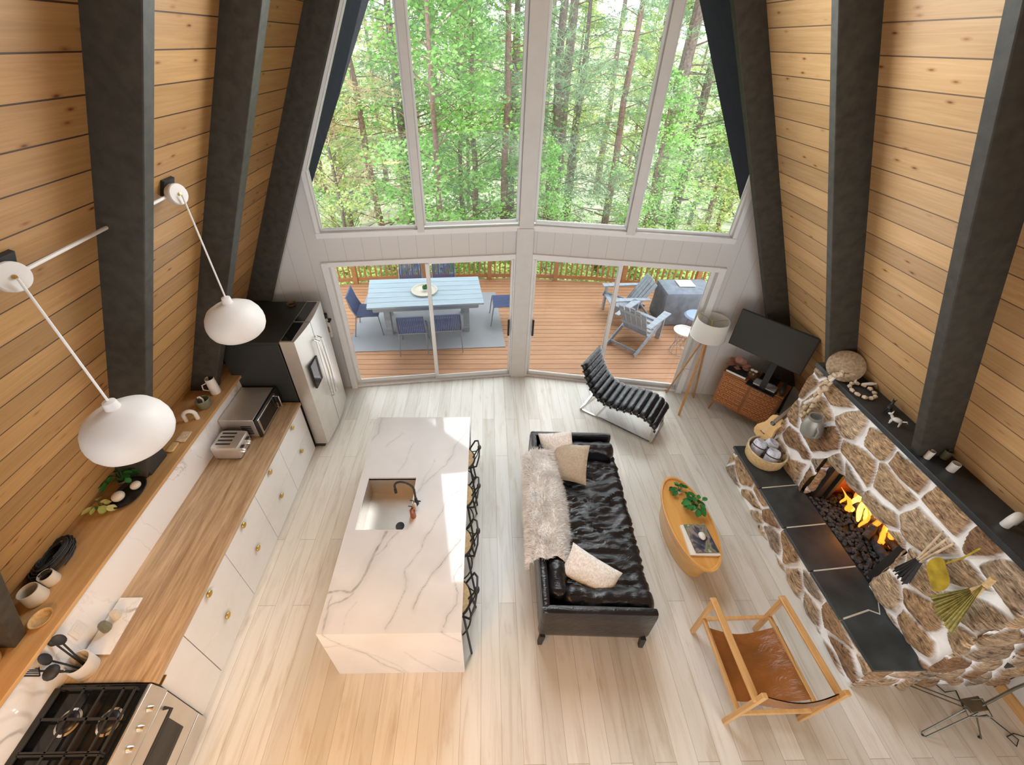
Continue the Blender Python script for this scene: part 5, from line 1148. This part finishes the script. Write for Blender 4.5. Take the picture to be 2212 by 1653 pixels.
def tv():
    t = thing('television', 'large flat black television angled in the right corner above the console', 'television', (3.98,4.6,.8))
    A0, A1 = V((3.48,4.755,0)), V((4.075,4.03,0)); d = (A1-A0).normalized(); n = V((-d.y,d.x,0))
    def q(s, e, z): return A0+d*s+n*e+V((0,0,z))
    Lt = (A1-A0).length
    m = MB().cbox([q(0,0,1.28),q(Lt,0,1.28),q(Lt,.035,1.28),q(0,.035,1.28),q(0,0,1.85),q(Lt,0,1.85),q(Lt,.035,1.85),q(0,.035,1.85)]); m.build('housing', M['blackm'], t, bevel=.004)
    MB().cbox([q(.012,-.002,1.295),q(Lt-.012,-.002,1.295),q(Lt-.012,.001,1.295),q(.012,.001,1.295),q(.012,-.002,1.84),q(Lt-.012,-.002,1.84),q(Lt-.012,.001,1.84),q(.012,.001,1.84)]).build('screen', M['gloss2'], t)
    c = q(Lt*.62,.02,0)
    MB().cbox([q(Lt*.62,.03,.80),q(Lt*.70,.03,.80),q(Lt*.70,.05,.80),q(Lt*.62,.05,.80),q(Lt*.62,.03,1.35),q(Lt*.70,.03,1.35),q(Lt*.70,.05,1.35),q(Lt*.62,.05,1.35)]).build('stand_neck', M['blackm'], t)
    MB().cbox([q(Lt*.45,-.03,.80),q(Lt*.85,-.03,.80),q(Lt*.85,.12,.80),q(Lt*.45,.12,.80),q(Lt*.45,-.03,.815),q(Lt*.85,-.03,.815),q(Lt*.85,.12,.815),q(Lt*.45,.12,.815)]).build('stand_base', M['gloss'], t, bevel=.003)
M['gloss2'] = plain('tv_screen_reflection_grey', (.045,.046,.042), .28, var=0)  # grey of the reflected room put into the screen colour
tv()
def flower():
    q = P(.12,.14,.84); t = thing('flower_arrangement', 'dusty pink dried petal arrangement on the books at the left of the console', 'flowers', tuple(q))
    rr = random.Random(8)
    for k in range(22):
        a = rr.uniform(0,2*PI); el = rr.uniform(-.1,1.2); d = V((math.cos(a)*math.cos(el),math.sin(a)*math.cos(el),math.sin(el))); c = q+d*.06+V((0,0,.03)); s = d.cross(V((0,0,1))).normalized(); up = s.cross(d)
        MB().grid(lambda u, v: c+d*(u*.11)+s*((v-.5)*.10*math.sin(PI*min(1,u+.05)))+up*(-.03*u*u), 5, 4).build('petal', M['pink'], t, smooth=80)
    MB().ball(q+V((0,0,.03)), .03, 12).build('core', M['wood_dark'], t)
flower()
def cbook(s0, s1, d0, d1, z, h, mat, label, name='book'):
    Q = [P(s0,d0,0),P(s1,d0,0),P(s1,d1,0),P(s0,d1,0)]; book(name, label, [(v.x,v.y) for v in Q], z, h, mat)
cbook(.02,.29,.01,.22,.802,.04,M['blackm'],'thick black covered book with pale pages under the dried flowers')
cbook(.40,.68,.0,.14,.802,.03,M['greyw'],'grey book lying near the right front of the console')
def candlejar():
    q = P(.33,.15,.801); t = thing('amber_candle', 'round dark amber candle jar with a white lid beside the dried flowers', 'candle', tuple(q))
    MB().lathe([(0,0),(.06,0),(.07,.03),(.07,.09),(.055,.115),(0,.115)], q, 24).build('jar', M['amberd'], t)
    for dx in (-.018,.018): MB().ball(q+ca*dx*1.3+V((0,0,.122)), (.028,.028,.016), 12).build('wax_top', M['ceramic'], t)
M['amberd'] = plain('dark_amber_glass', (.09,.045,.015), .15, var=.1)
candlejar()
def remote():
    q0, q1 = P(.70,.02,.86), P(.79,.24,.86); t = thing('sound_speaker', 'slim black curved speaker at the right end of the console', 'speaker', tuple(P(.74,.12,.8)))
    MB().soft(tuple(P(.745,.13,.85)), (.06,.26,.09), .028, 8, rz=cang+.15).build('body', M['blackm'], t, weld=True)
remote()
tag(MB().cbox([P(.42,.15,.801),P(.66,.15,.801),P(.66,.33,.801),P(.42,.33,.801),P(.42,.15,.84),P(.66,.15,.84),P(.66,.33,.84),P(.42,.33,.84)]).build('media_box', M['gloss'], bevel=.004), 'flat glossy black media box under the television', 'media player')
# ================================================================== wire tripod stand, bottom right
def wirestand():
    t = thing('tripod_easel', 'dark metal folding tripod stand at the bottom right near the knee wall', 'stand', (4.05,.98,0)); hub = V((4.02,.93,.34))
    g = M['gunm']
    for a, b in (((3.71,.84,0),(.0,.035)),((4.18,.82,0),(.02,.0)),((3.80,1.17,.06),(0,.0))):
        f = V(a); side = (f-hub).cross(V((0,0,1))).normalized()*.022
        MB().tube([hub+side, f+side*.7+V((0,0,.03)), f, f-side*.7+V((0,0,.03)), hub-side], .0055, 8).build('leg', g, t)
        MB().ball(f+V((0,0,.008)), .009, 8).build('rubber_foot', M['blackm'], t)
    MB().tube([hub, V((4.28,1.01,.55)), V((4.50,1.06,.74))], .010, 8).build('mast', g, t)
    MB().bar(hub+V((-.06,.02,.0)), hub+V((.07,.03,.04)), .09, .025).build('hinge_plate', g, t, bevel=.004)
    MB().tube([hub+V((-.08,-.04,-.02)), hub+V((.05,-.06,.05)), hub+V((.07,.05,.06)), hub+V((-.06,.06,.0))], .006, 8, True).build('clamp_ring', g, t)
M['gunm'] = plain('gunmetal', (.16,.16,.13), .35, .85, var=.15)
wirestand()
tag(MB().tube([(4.62,1.22,.30),(4.5,1.18,.05),(4.30,1.20,.01),(4.18,1.28,.01),(4.10,1.22,.01),(4.16,1.12,.01),(4.27,1.13,.01),(4.22,.99,.01),(4.08,.96,.01)], .0055, 6).build('power_cord', M['blackm']), 'black cord looping on the floor beside the stone fireplace end', 'cord')
tag(MB().tube([(4.06,.90,.25),(4.25,.93,.16),(4.42,.90,.02),(4.50,.80,.01),(4.44,.76,.01),(4.42,.82,.01),(4.50,.84,.01),(4.62,.80,.01)], .0045, 6).build('power_cord', M['blackm']), 'thin black cord curling from the tripod stand to the right edge', 'cord')
# ================================================================== deck
struct(MB().prism([(-7,yl(-4)+.12,-.14),(.43,5.68,-.14),(.67,5.68,-.14),(8,yr(5.0)+.0,-.14),(8.0,6.9,-.14),(5.5,8.35,-.14),(3.6,9.0,-.14),(.8,9.3,-.14),(-2.5,9.15,-.14),(-7,8.2,-.14)], (0,0,.12)).build('deck_floor', M['deck']), 'orange stained deck boards outside the glass doors')
rail_path = [(-7,8.15),(-5,8.65),(-3.5,8.98),(-1.5,9.2),(.9,9.25),(2.6,9.1),(4.0,8.8),(5.5,8.25),(8,6.85)]
def rp(s):
    L = [0]
    for a, b in zip(rail_path, rail_path[1:]): L.append(L[-1]+math.dist(a, b))
    s = max(0, min(L[-1], s)); i = max(j for j in range(len(L)-1) if L[j] <= s); f = (s-L[i])/(L[i+1]-L[i])
    return V((lerp(rail_path[i][0],rail_path[i+1][0],f), lerp(rail_path[i][1],rail_path[i+1][1],f), 0)), L[-1]
def railing():
    t = thing('deck_railing', 'orange brown wooden deck railing with thin balusters around the deck', 'railing', (.5,9.2,0)); tot = rp(0)[1]
    for z, h, w, nm in ((.08,.09,.04,'bottom_rail'),(.96,.04,.14,'top_rail'),(.88,.09,.04,'upper_rail')):
        m = MB()
        for a, b in zip(rail_path, rail_path[1:]): m.bar((a[0],a[1],z),(b[0],b[1],z), w, h)
        m.build(nm, M['cedar'], t)
    s = 3.2; k = 0
    while s < tot-2.6:
        p, _ = rp(s)
        if k % 13 == 6: MB().box((p.x,p.y,.44), (.10,.10,.98), bevel if 0 else 0).build('post', M['cedar'], t)
        else: MB().box((p.x,p.y+.0,.48), (.034,.034,.80)).build('baluster', M['cedar'], t)
        s += .125; k += 1
railing()
tag(MB().cbox([(-2.62,6.24,-.018),(.38,6.40,-.018),(.22,8.55,-.018),(-2.75,8.40,-.018),(-2.62,6.24,-.006),(.38,6.40,-.006),(.22,8.55,-.006),(-2.75,8.40,-.006)]).build('outdoor_rug', M['rug']), 'pale grey outdoor rug under the deck dining table', 'rug')
DZ = -.02
def decktable():
    t = thing('deck_dining_table', 'long pale blue grey plank topped dining table on the deck', 'table', (-1.22,7.22,0)); Q = [V((-2.22,6.60,0)),V((-.04,6.80,0)),V((-.17,7.90,0)),V((-2.42,7.74,0))]
    for k in range(6):
        a, b = k/6, (k+1)/6-.008; P4 = [Q[0].lerp(Q[3],a),Q[1].lerp(Q[2],a),Q[1].lerp(Q[2],b),Q[0].lerp(Q[3],b)]
        MB().prism([p+V((0,0,.70)) for p in P4], (0,0,.035)).build('top_plank', M['tablet'], t)
    c = sum(Q, V((0,0,0)))/4; m = MB(); R = [c+(q-c)*.9 for q in Q]
    for i in range(4): m.bar(R[i]+V((0,0,.65)), R[(i+1)%4]+V((0,0,.65)), .03, .09)
    m.build('apron', M['greyw'], t)
    for q in Q:
        p = c+(q-c)*.66; p = c + V(((q-c).x*.70,(q-c).y*.62,0)); MB().bb((p.x-.06,p.y-.05,DZ),(p.x+.06,p.y+.05,.66)).build('leg', M['greyw'], t)
decktable()
def centre():
    t = thing('tray_centerpiece', 'round wooden tray with a small succulent in the middle of the deck table', 'tray', (-1.22,7.25,.735))
    MB().lathe([(0,.737),(.24,.737),(.26,.775),(.245,.775),(.22,.748),(0,.748)], (-1.22,7.25,0), 32).build('tray', M['cream'], t)
    MB().lathe([(.0,.749),(.05,.749),(.06,.80),(0,.80)], (-1.20,7.25,0), 16).build('pot', M['ceramic'], t)
    m = MB()
    for k in range(14):
        a = k*2.4; m.ball((-1.20+.04*math.cos(a),7.25+.04*math.sin(a),.82+.01*(k%3)), (.02,.02,.03), 7)
    m.build('succulent', M['plant'], t)
centre()
def ropechair():
    t = thing('rope_chair', 'x', 'chair', (0,0,0), world=False, group='navy rope chairs around the deck table')
    # faces -y (toward local -y), seat width .5
    for x in (-.24,.24):
        MB().tube([(x,-.22,.44),(x*1.06,-.27,0)], .011, 8).build('leg', M['steelg'], t); MB().tube([(x,.20,.44),(x*1.08,.28,0)], .011, 8).build('leg', M['steelg'], t)
    MB().tube([(-.24,-.22,.44),(.24,-.22,.44),(.25,.20,.44),(-.25,.20,.44)], .012, 8, True).build('seat_frame', M['steelg'], t)
    MB().tube([(-.25,.18,.44),(-.25,.27,.66),(-.235,.31,.86),(.235,.31,.86),(.25,.27,.66),(.25,.18,.44)], .012, 8).build('back_frame', M['steelg'], t)
    b = MB(); s = MB(); n = 15
    for k in range(n):
        x = -.225+.45*k/(n-1); b.bar((x,.20,.46),(x*.98,.30,.86), .024, .012, up=(0,1,0)); s.bar((x,-.22,.447),(x,.20,.447), .025, .010)
    b.tube([(-.235,.31,.86),(.235,.31,.86)], .018, 8).build('back_cords', M['cord'], t); s.build('seat_cords', M['cord'], t); return t
rc = ropechair()
for k, (x, y, rz, l) in enumerate(((-1.36,6.40,PI*0+.10+PI*0,'navy rope chair at the left of the near side of the deck table'),(-.72,6.48,.10,'navy rope chair at the right of the near side of the deck table'),(-1.66,8.12,PI+.1,'navy rope chair at the left of the far side of the deck table'),(-.93,8.17,PI+.1,'navy rope chair at the right of the far side of the deck table'),(-2.33,7.02,-PI/2-.1+PI,'navy rope chair at the left head of the deck table'),(.36,7.38,PI/2+.0+PI,'navy rope chair at the right head of the table, partly behind the post'))):
    o = rc if k == 0 else copy_tree(rc); flip = PI if k < 2 else (0 if k < 4 else 0)
    o.location = (x, y, DZ+.013); o.rotation_euler = (0,0,[PI+.09,PI+.09,.09,.09,PI/2+.08,-PI/2+.05][k]); o['label'] = l
def adir():
    t = thing('adirondack_chair', 'x', 'chair', (0,0,0), world=False, group='grey adirondack chairs on the deck')
    # faces +y ; local origin at centre
    bk = MB()
    for k in range(5):
        x = -.20+.10*k; bk.bar((x,-.10,.24),(x*1.15,-.46,.86+.02*(2-abs(k-2))), .092, .018, up=(0,1,0))
    bk.build('back_slats', M['greyw'], t); MB().bar((-.26,-.42,.76),(.26,-.42,.76), .02, .05).bar((-.26,-.22,.42),(.26,-.22,.42), .02, .05).build('back_rails', M['greyw'], t)
    s = MB()
    for k in range(5): y = -.08+.105*k; s.bar((-.27,y,.24+.035*k),(.27,y,.24+.035*k), .09, .018)
    s.build('seat_slats', M['greyw'], t)
    for x in (-.29,.29):
        MB().bar((x,.40,.40),(x,-.58,.02), .025, .10, up=(0,0,1)).build('leg', M['greyw'], t); MB().bb((x-.045,.33,0),(x+.045,.365,.56)).build('leg', M['greyw'], t)
        MB().prism([(x*1.12-.07,.42,.56),(x*1.12+.07,.42,.56),(x*1.12+.05,-.36,.56),(x*1.12-.04,-.36,.56)], (0,0,.022)).build('armrest', M['greyw'], t)
    MB().bar((-.29,-.50,.07),(.29,-.50,.07), .02, .06).build('rear_stretcher', M['greyw'], t); return t
a0 = adir(); a0.location = (2.98,6.68,DZ); a0.rotation_euler = (0,0,-.80); a0['label'] = 'grey wooden adirondack chair seen from behind near the right door'
a1 = copy_tree(a0); a1.location = (2.95,7.55,DZ); a1.rotation_euler = (0,0,PI/2+.05); a1['label'] = 'grey wooden adirondack chair facing left near the deck railing'
def grill():
    t = thing('covered_grill', 'square grill under a grey fabric cover at the right of the deck', 'grill', (4.15,7.5,0))
    def f(p, n): return .02*noise.noise(V((p.x*5,p.y*5,p.z*2)))*(1.5 if p.z < 0 else .4) + (.05*max(0,-p.z))
    MB().soft((4.12,7.48,.36),(1.02,.66,.75),.06,(14,10,12),f).build('cover', M['cover'], t, weld=True)
    MB().bb((3.95,7.42,.742),(4.28,7.70,.756)).build('lid_board', M['cream'], t)
grill()
def pouf():
    t = thing('round_chair', 'round pale blue grey garden stool beside the covered grill', 'stool', (4.12,6.78,0))
    MB().lathe([(0,.44),(.20,.44),(.23,.47),(.20,.50),(0,.51)], (4.12,6.78,DZ), 28).build('seat', M['bluegrey'], t)
    for k in range(3): a = 2*PI*k/3; MB().tube([(4.12+.12*math.cos(a),6.78+.12*math.sin(a),.43),(4.12+.18*math.cos(a),6.78+.18*math.sin(a),DZ)], .012, 8).build('leg', M['steelg'], t)
M['bluegrey'] = plain('blue_grey_paint', (.26,.33,.42), .6, var=.06)
pouf()
def wiretable():
    t = thing('wire_side_table', 'round white topped wire side table on the deck by the right door', 'side table', (3.68,6.28,0)); x, y = 3.66, 6.24
    MB().lathe([(0,.46),(.17,.46),(.19,.50),(.178,.50),(.16,.475),(0,.475)], (x,y,DZ), 28).build('tray_top', M['ceramic'], t)
    m = MB()
    for k in range(10):
        a = 2*PI*k/10; m.tube([(x+.16*math.cos(a),y+.16*math.sin(a),.45),(x+.10*math.cos(a+.5),y+.10*math.sin(a+.5),.22),(x+.16*math.cos(a+1),y+.16*math.sin(a+1),0)], .004, 5)
    for r, z in ((.16,.445),(.16,.0),(.10,.22)): m.tube([(x+r*math.cos(a),y+r*math.sin(a),z) for a in [2*PI*i/20 for i in range(20)]], .004, 5, True)
    m.build('wire_frame', M['steelg'], t)
wiretable()
# ================================================================== forest
def gz(x, y): return -2.4 - .10*max(0, y-10) + .7*noise.noise(V((x*.07,y*.07,0))) + max(0, (y-45))*.26
def ground():
    m = MB(); m.grid(lambda u, v: V((lerp(-70,70,u), lerp(9.6,120,v), gz(lerp(-70,70,u), lerp(9.6,120,v)))), 50, 50); o = m.build('forest_ground', M['soil'], smooth=80); tag(struct(o), 'forest floor sloping below the deck', None)
ground()
def tuft(m, rr, c, n, L, w, droop=.2, flat=1.0):
    for _ in range(n):
        d = V((rr.gauss(0,1), rr.gauss(0,1), rr.gauss(0,.7)*flat - droop)).normalized(); s = d.cross(V((rr.gauss(0,1),rr.gauss(0,1),rr.gauss(0,1)))).normalized()*w
        m.add([c-s, c+s, c+d*L], [(0,1,2)])
def leaftuft(m, rr, c, n, L, w):
    for _ in range(n):
        d = V((rr.gauss(0,1), rr.gauss(0,1), rr.gauss(0,.6))).normalized(); o = c + V((rr.gauss(0,L),rr.gauss(0,L),rr.gauss(0,L*.7))); s = d.cross(V((rr.gauss(0,.4),rr.gauss(0,.4),1))).normalized()*w
        m.add([o-s*.2, o+d*w*.8-s, o+d*w*2, o+d*w*.8+s], [(0,1,2,3)])
def tree(kind, seed, h, r, nb, nt, leafm, barkm, tr=.16, lean=(0,0), z0f=.12, L=.16, w=.012, n=6):
    rr = random.Random(seed); t = thing('tree', 'x', 'tree', (0,0,0), world=False)
    pts = [V((lean[0]*h*i/8+.12*noise.noise(V((seed,i*.6,0))), lean[1]*h*i/8+.12*noise.noise(V((seed,i*.6,9))), h*i/8)) for i in range(9)]
    MB().tube(pts, [tr*(1-.8*i/8) for i in range(9)], 10).build('trunk', M[barkm], t)
    br = MB(); lf = MB()
    for k in range(nb):
        f = lerp(z0f, .99, (k+rr.random())/nb); i = min(7, int(f*8)); b = pts[i].lerp(pts[i+1], f*8-i); a = rr.uniform(0, 2*PI); R = r*(1-f)**.6*rr.uniform(.6,1.1)+.3 if kind == 'pine' else r*math.sin(PI*min(1,f*.9+.1))*rr.uniform(.5,1.1)+.2
        e = b + V((math.cos(a)*R, math.sin(a)*R, R*(rr.uniform(-.25,.15) if kind == 'pine' else rr.uniform(.0,.6)))); mid = b.lerp(e,.5)+V((0,0,R*.12)); br.tube([b, mid, e], [tr*.16*(1.1-f)+.006,.012,.005], 5)
        for j in range(nt):
            s = rr.uniform(.25,1.05); c = (b.lerp(mid, s*2) if s < .5 else mid.lerp(e, s*2-1)) + V((rr.gauss(0,.14*R),rr.gauss(0,.14*R),rr.gauss(0,.06*R)))
            if kind == 'pine': tuft(lf, rr, c, n, L, w)
            else: leaftuft(lf, rr, c, n, L, w)
    br.build('branches', M[barkm], t, smooth=0); lf.build('foliage', M[leafm], t, smooth=0)['kind'] = 'stuff'
    return t
P0 = [tree('pine', 1, 15, 2.6, 74, 22, 'pine_leaf', 'bark', .19, n=8, L=.20, w=.011), tree('pine', 2, 13, 2.2, 66, 22, 'pine_leaf', 'bark_red', .15, n=8, L=.19, w=.011)]
DC = [tree('leafy', 3, 11, 2.4, 60, 20, 'leaf', 'bark_red', .12, n=7, L=.13, w=.055), tree('leafy', 4, 9, 2.2, 50, 20, 'yel_leaf', 'bark', .10, n=7, L=.13, w=.05)]
TN = [tree('pine', 5, 13, 1.9, 58, 18, 'tan_leaf', 'bark_red', .14, lean=(-.045,0), n=7, L=.20, w=.010)]
SN = [tree('pine', 6, 17, 1.6, 34, 5, 'pine_leaf', 'bark', .24, z0f=.25, n=5, L=.2, w=.012)]
SB = tree('leafy', 7, 2.6, 1.4, 34, 14, 'yel_leaf', 'bark', .04, n=7, L=.12, w=.045)
used = set()
def put(src, x, y, rz, sc, label, group):
    o = src if src.name not in used else copy_tree(src); used.add(src.name)
    o.location = (x, y, gz(x, y)-.2); o.rotation_euler = (0,0,rz); o.scale = (sc,sc,sc); o['label'] = label; o['group'] = group; return o
near = [(TN[0],-3.35,13.5,.3,1.0,'leaning red barked tree with dry tan needles in the leftmost tall window'),
 (TN[0],-5.2,15.5,2.2,1.0,'tan needled tree behind the leaning one at the left of the windows'),
 (DC[1],-4.4,12.6,1,.85,'yellow green leafy tree at the lower left of the windows'),
 (DC[0],-1.4,12.4,.4,1.0,'bright green leafy tree just left of the window centre post'),
 (DC[0],-.4,14.8,2.4,1.1,'bright green leafy tree second from the centre post on the left'),
 (P0[1],.6,13.6,0,1.0,'reddish pine seen just left of the centre post'),
 (P0[0],-2.6,16.5,1,1.0,'grey pine between the tan tree and the bright leafy trees'),
 (P0[0],2.2,14.6,2,1.0,'grey pine just right of the window centre post'),
 (SN[0],2.9,17.5,2,1.0,'tall bare trunked pine in the middle of the right centre window'),
 (P0[1],3.9,13.2,4,.95,'red pine left of the right window mullion'),
 (SN[0],5.6,13.8,0,1.0,'thick grey trunk in the rightmost tall window'),
 (P0[0],6.9,15.0,3.1,1.0,'grey pine in the right corner of the rightmost window'),
 (DC[1],8.4,13.0,2,.9,'yellow green leafy tree at the far right of the windows'),
 (DC[0],4.7,11.9,5,.62,'low bright leafy tree near the railing on the right'),
 (DC[0],1.7,11.6,3.3,.5,'low bright leafy tree near the railing right of the centre post')]
for s_, x, y, rz, sc, l in near: put(s_, x, y, rz, sc, l, 'near forest trees beyond the deck')
rr = random.Random(20); k = 0
for row, (y0, n_, span) in enumerate(((19.5,10,13),(25,12,19),(33,13,27),(44,14,38))):
    for i in range(n_):
        x = lerp(-span, span, (i+.5)/n_)+rr.uniform(-.9,.9)+.6; y = y0+rr.uniform(-1.8,1.8)
        src = rr.choice([P0[0],P0[1],P0[0],SN[0],DC[0],DC[1],P0[1]] if x > -4 else [TN[0],DC[0],DC[1],P0[0],TN[0]])
        put(src, x, y, rr.uniform(0,6), rr.uniform(.85,1.2)*(1+row*.12), 'distant tree in the hazy forest behind the nearer trees', 'distant forest trees'); k += 1
for i in range(16):
    x = lerp(-8,9.5,i/15)+rr.uniform(-.4,.4); put(SB, x, 11.0+rr.uniform(-.5,1.6), rr.uniform(0,6), rr.uniform(.7,1.15), 'low yellow green shrub growing below the deck railing', 'shrubs below the deck railing')
# ================================================================== light
w = bpy.data.worlds.new('overcast'); bpy.context.scene.world = w; w.use_nodes = True
nt_ = w.node_tree; bg = nt_.nodes['Background']; tc = nt_.nodes.new('ShaderNodeTexCoord'); sp = nt_.nodes.new('ShaderNodeSeparateXYZ'); rmp = nt_.nodes.new('ShaderNodeValToRGB')
nt_.links.new(tc.outputs['Generated'], sp.inputs[0]); nt_.links.new(sp.outputs['Z'], rmp.inputs[0]); nt_.links.new(rmp.outputs[0], bg.inputs[0])
rmp.color_ramp.elements[0].color = (.92,.95,1,1); rmp.color_ramp.elements[1].color = (.78,.88,1,1); bg.inputs[1].default_value = WORLD
def light(name, typ, loc, energy, color, size=1, rot=(0,0,0), size_y=None, spread=None):
    l = bpy.data.lights.new(name, typ); l.energy = energy; l.color = color
    if typ == 'AREA':
        l.size = size
        if size_y: l.shape = 'RECTANGLE'; l.size_y = size_y
        if spread: l.spread = spread
    elif typ == 'POINT': l.shadow_soft_size = size
    elif typ == 'SUN': l.angle = size
    o = bpy.data.objects.new(name, l); C.objects.link(o); o.location = loc; o.rotation_euler = rot; return o
light('soft_overcast_sun', 'SUN', (0,0,20), SUN, (1,.97,.92), math.radians(40), (math.radians(-38),math.radians(16),0))
light('window_daylight', 'AREA', (.35,4.62,5.2), WIN, (.92,.96,1), 2.3, (math.radians(-88),0,math.radians(6)), 3.8)
light('door_daylight', 'AREA', (-.85,5.28,1.15), WIN*.085, (.92,.96,1), 2.4, (math.radians(-84),0,math.radians(6)), 2.0)
light('door_daylight', 'AREA', (1.9,5.22,1.15), WIN*.085, (.92,.96,1), 2.3, (math.radians(-84),0,math.radians(-9)), 2.0)
light('kitchen_downlight', 'AREA', (-1.1,-.25,2.3), KIT, (1,.48,.13), .4, (math.radians(20),0,0))
light('kitchen_downlight', 'AREA', (-2.4,-.1,2.35), KIT*.5, (1,.55,.2), .3, (math.radians(10),0,0))
light('fire_glow', 'POINT', (4.22,2.5,.80), FIRE, (1,.36,.07), .10)
light('right_side_fill', 'AREA', (2.6,-.9,2.4), LOW, (1,.93,.84), 1.0, (math.radians(25),0,0))  # unseen fill light added to brighten the right side of the room
for o in bpy.data.objects:
    if 'w' in o: del o['w']
vs = bpy.context.scene.view_settings; vs.view_transform = 'Standard'; vs.look = 'None'; vs.gamma = 1; vs.use_curve_mapping = False; vs.exposure = EXPO
cy = bpy.context.scene.cycles; cy.max_bounces = 10; cy.diffuse_bounces = 4; cy.glossy_bounces = 4; cy.transparent_max_bounces = 24; cy.transmission_bounces = 6; cy.sample_clamp_indirect = 6; cy.use_denoising = True; cy.caustics_reflective = False
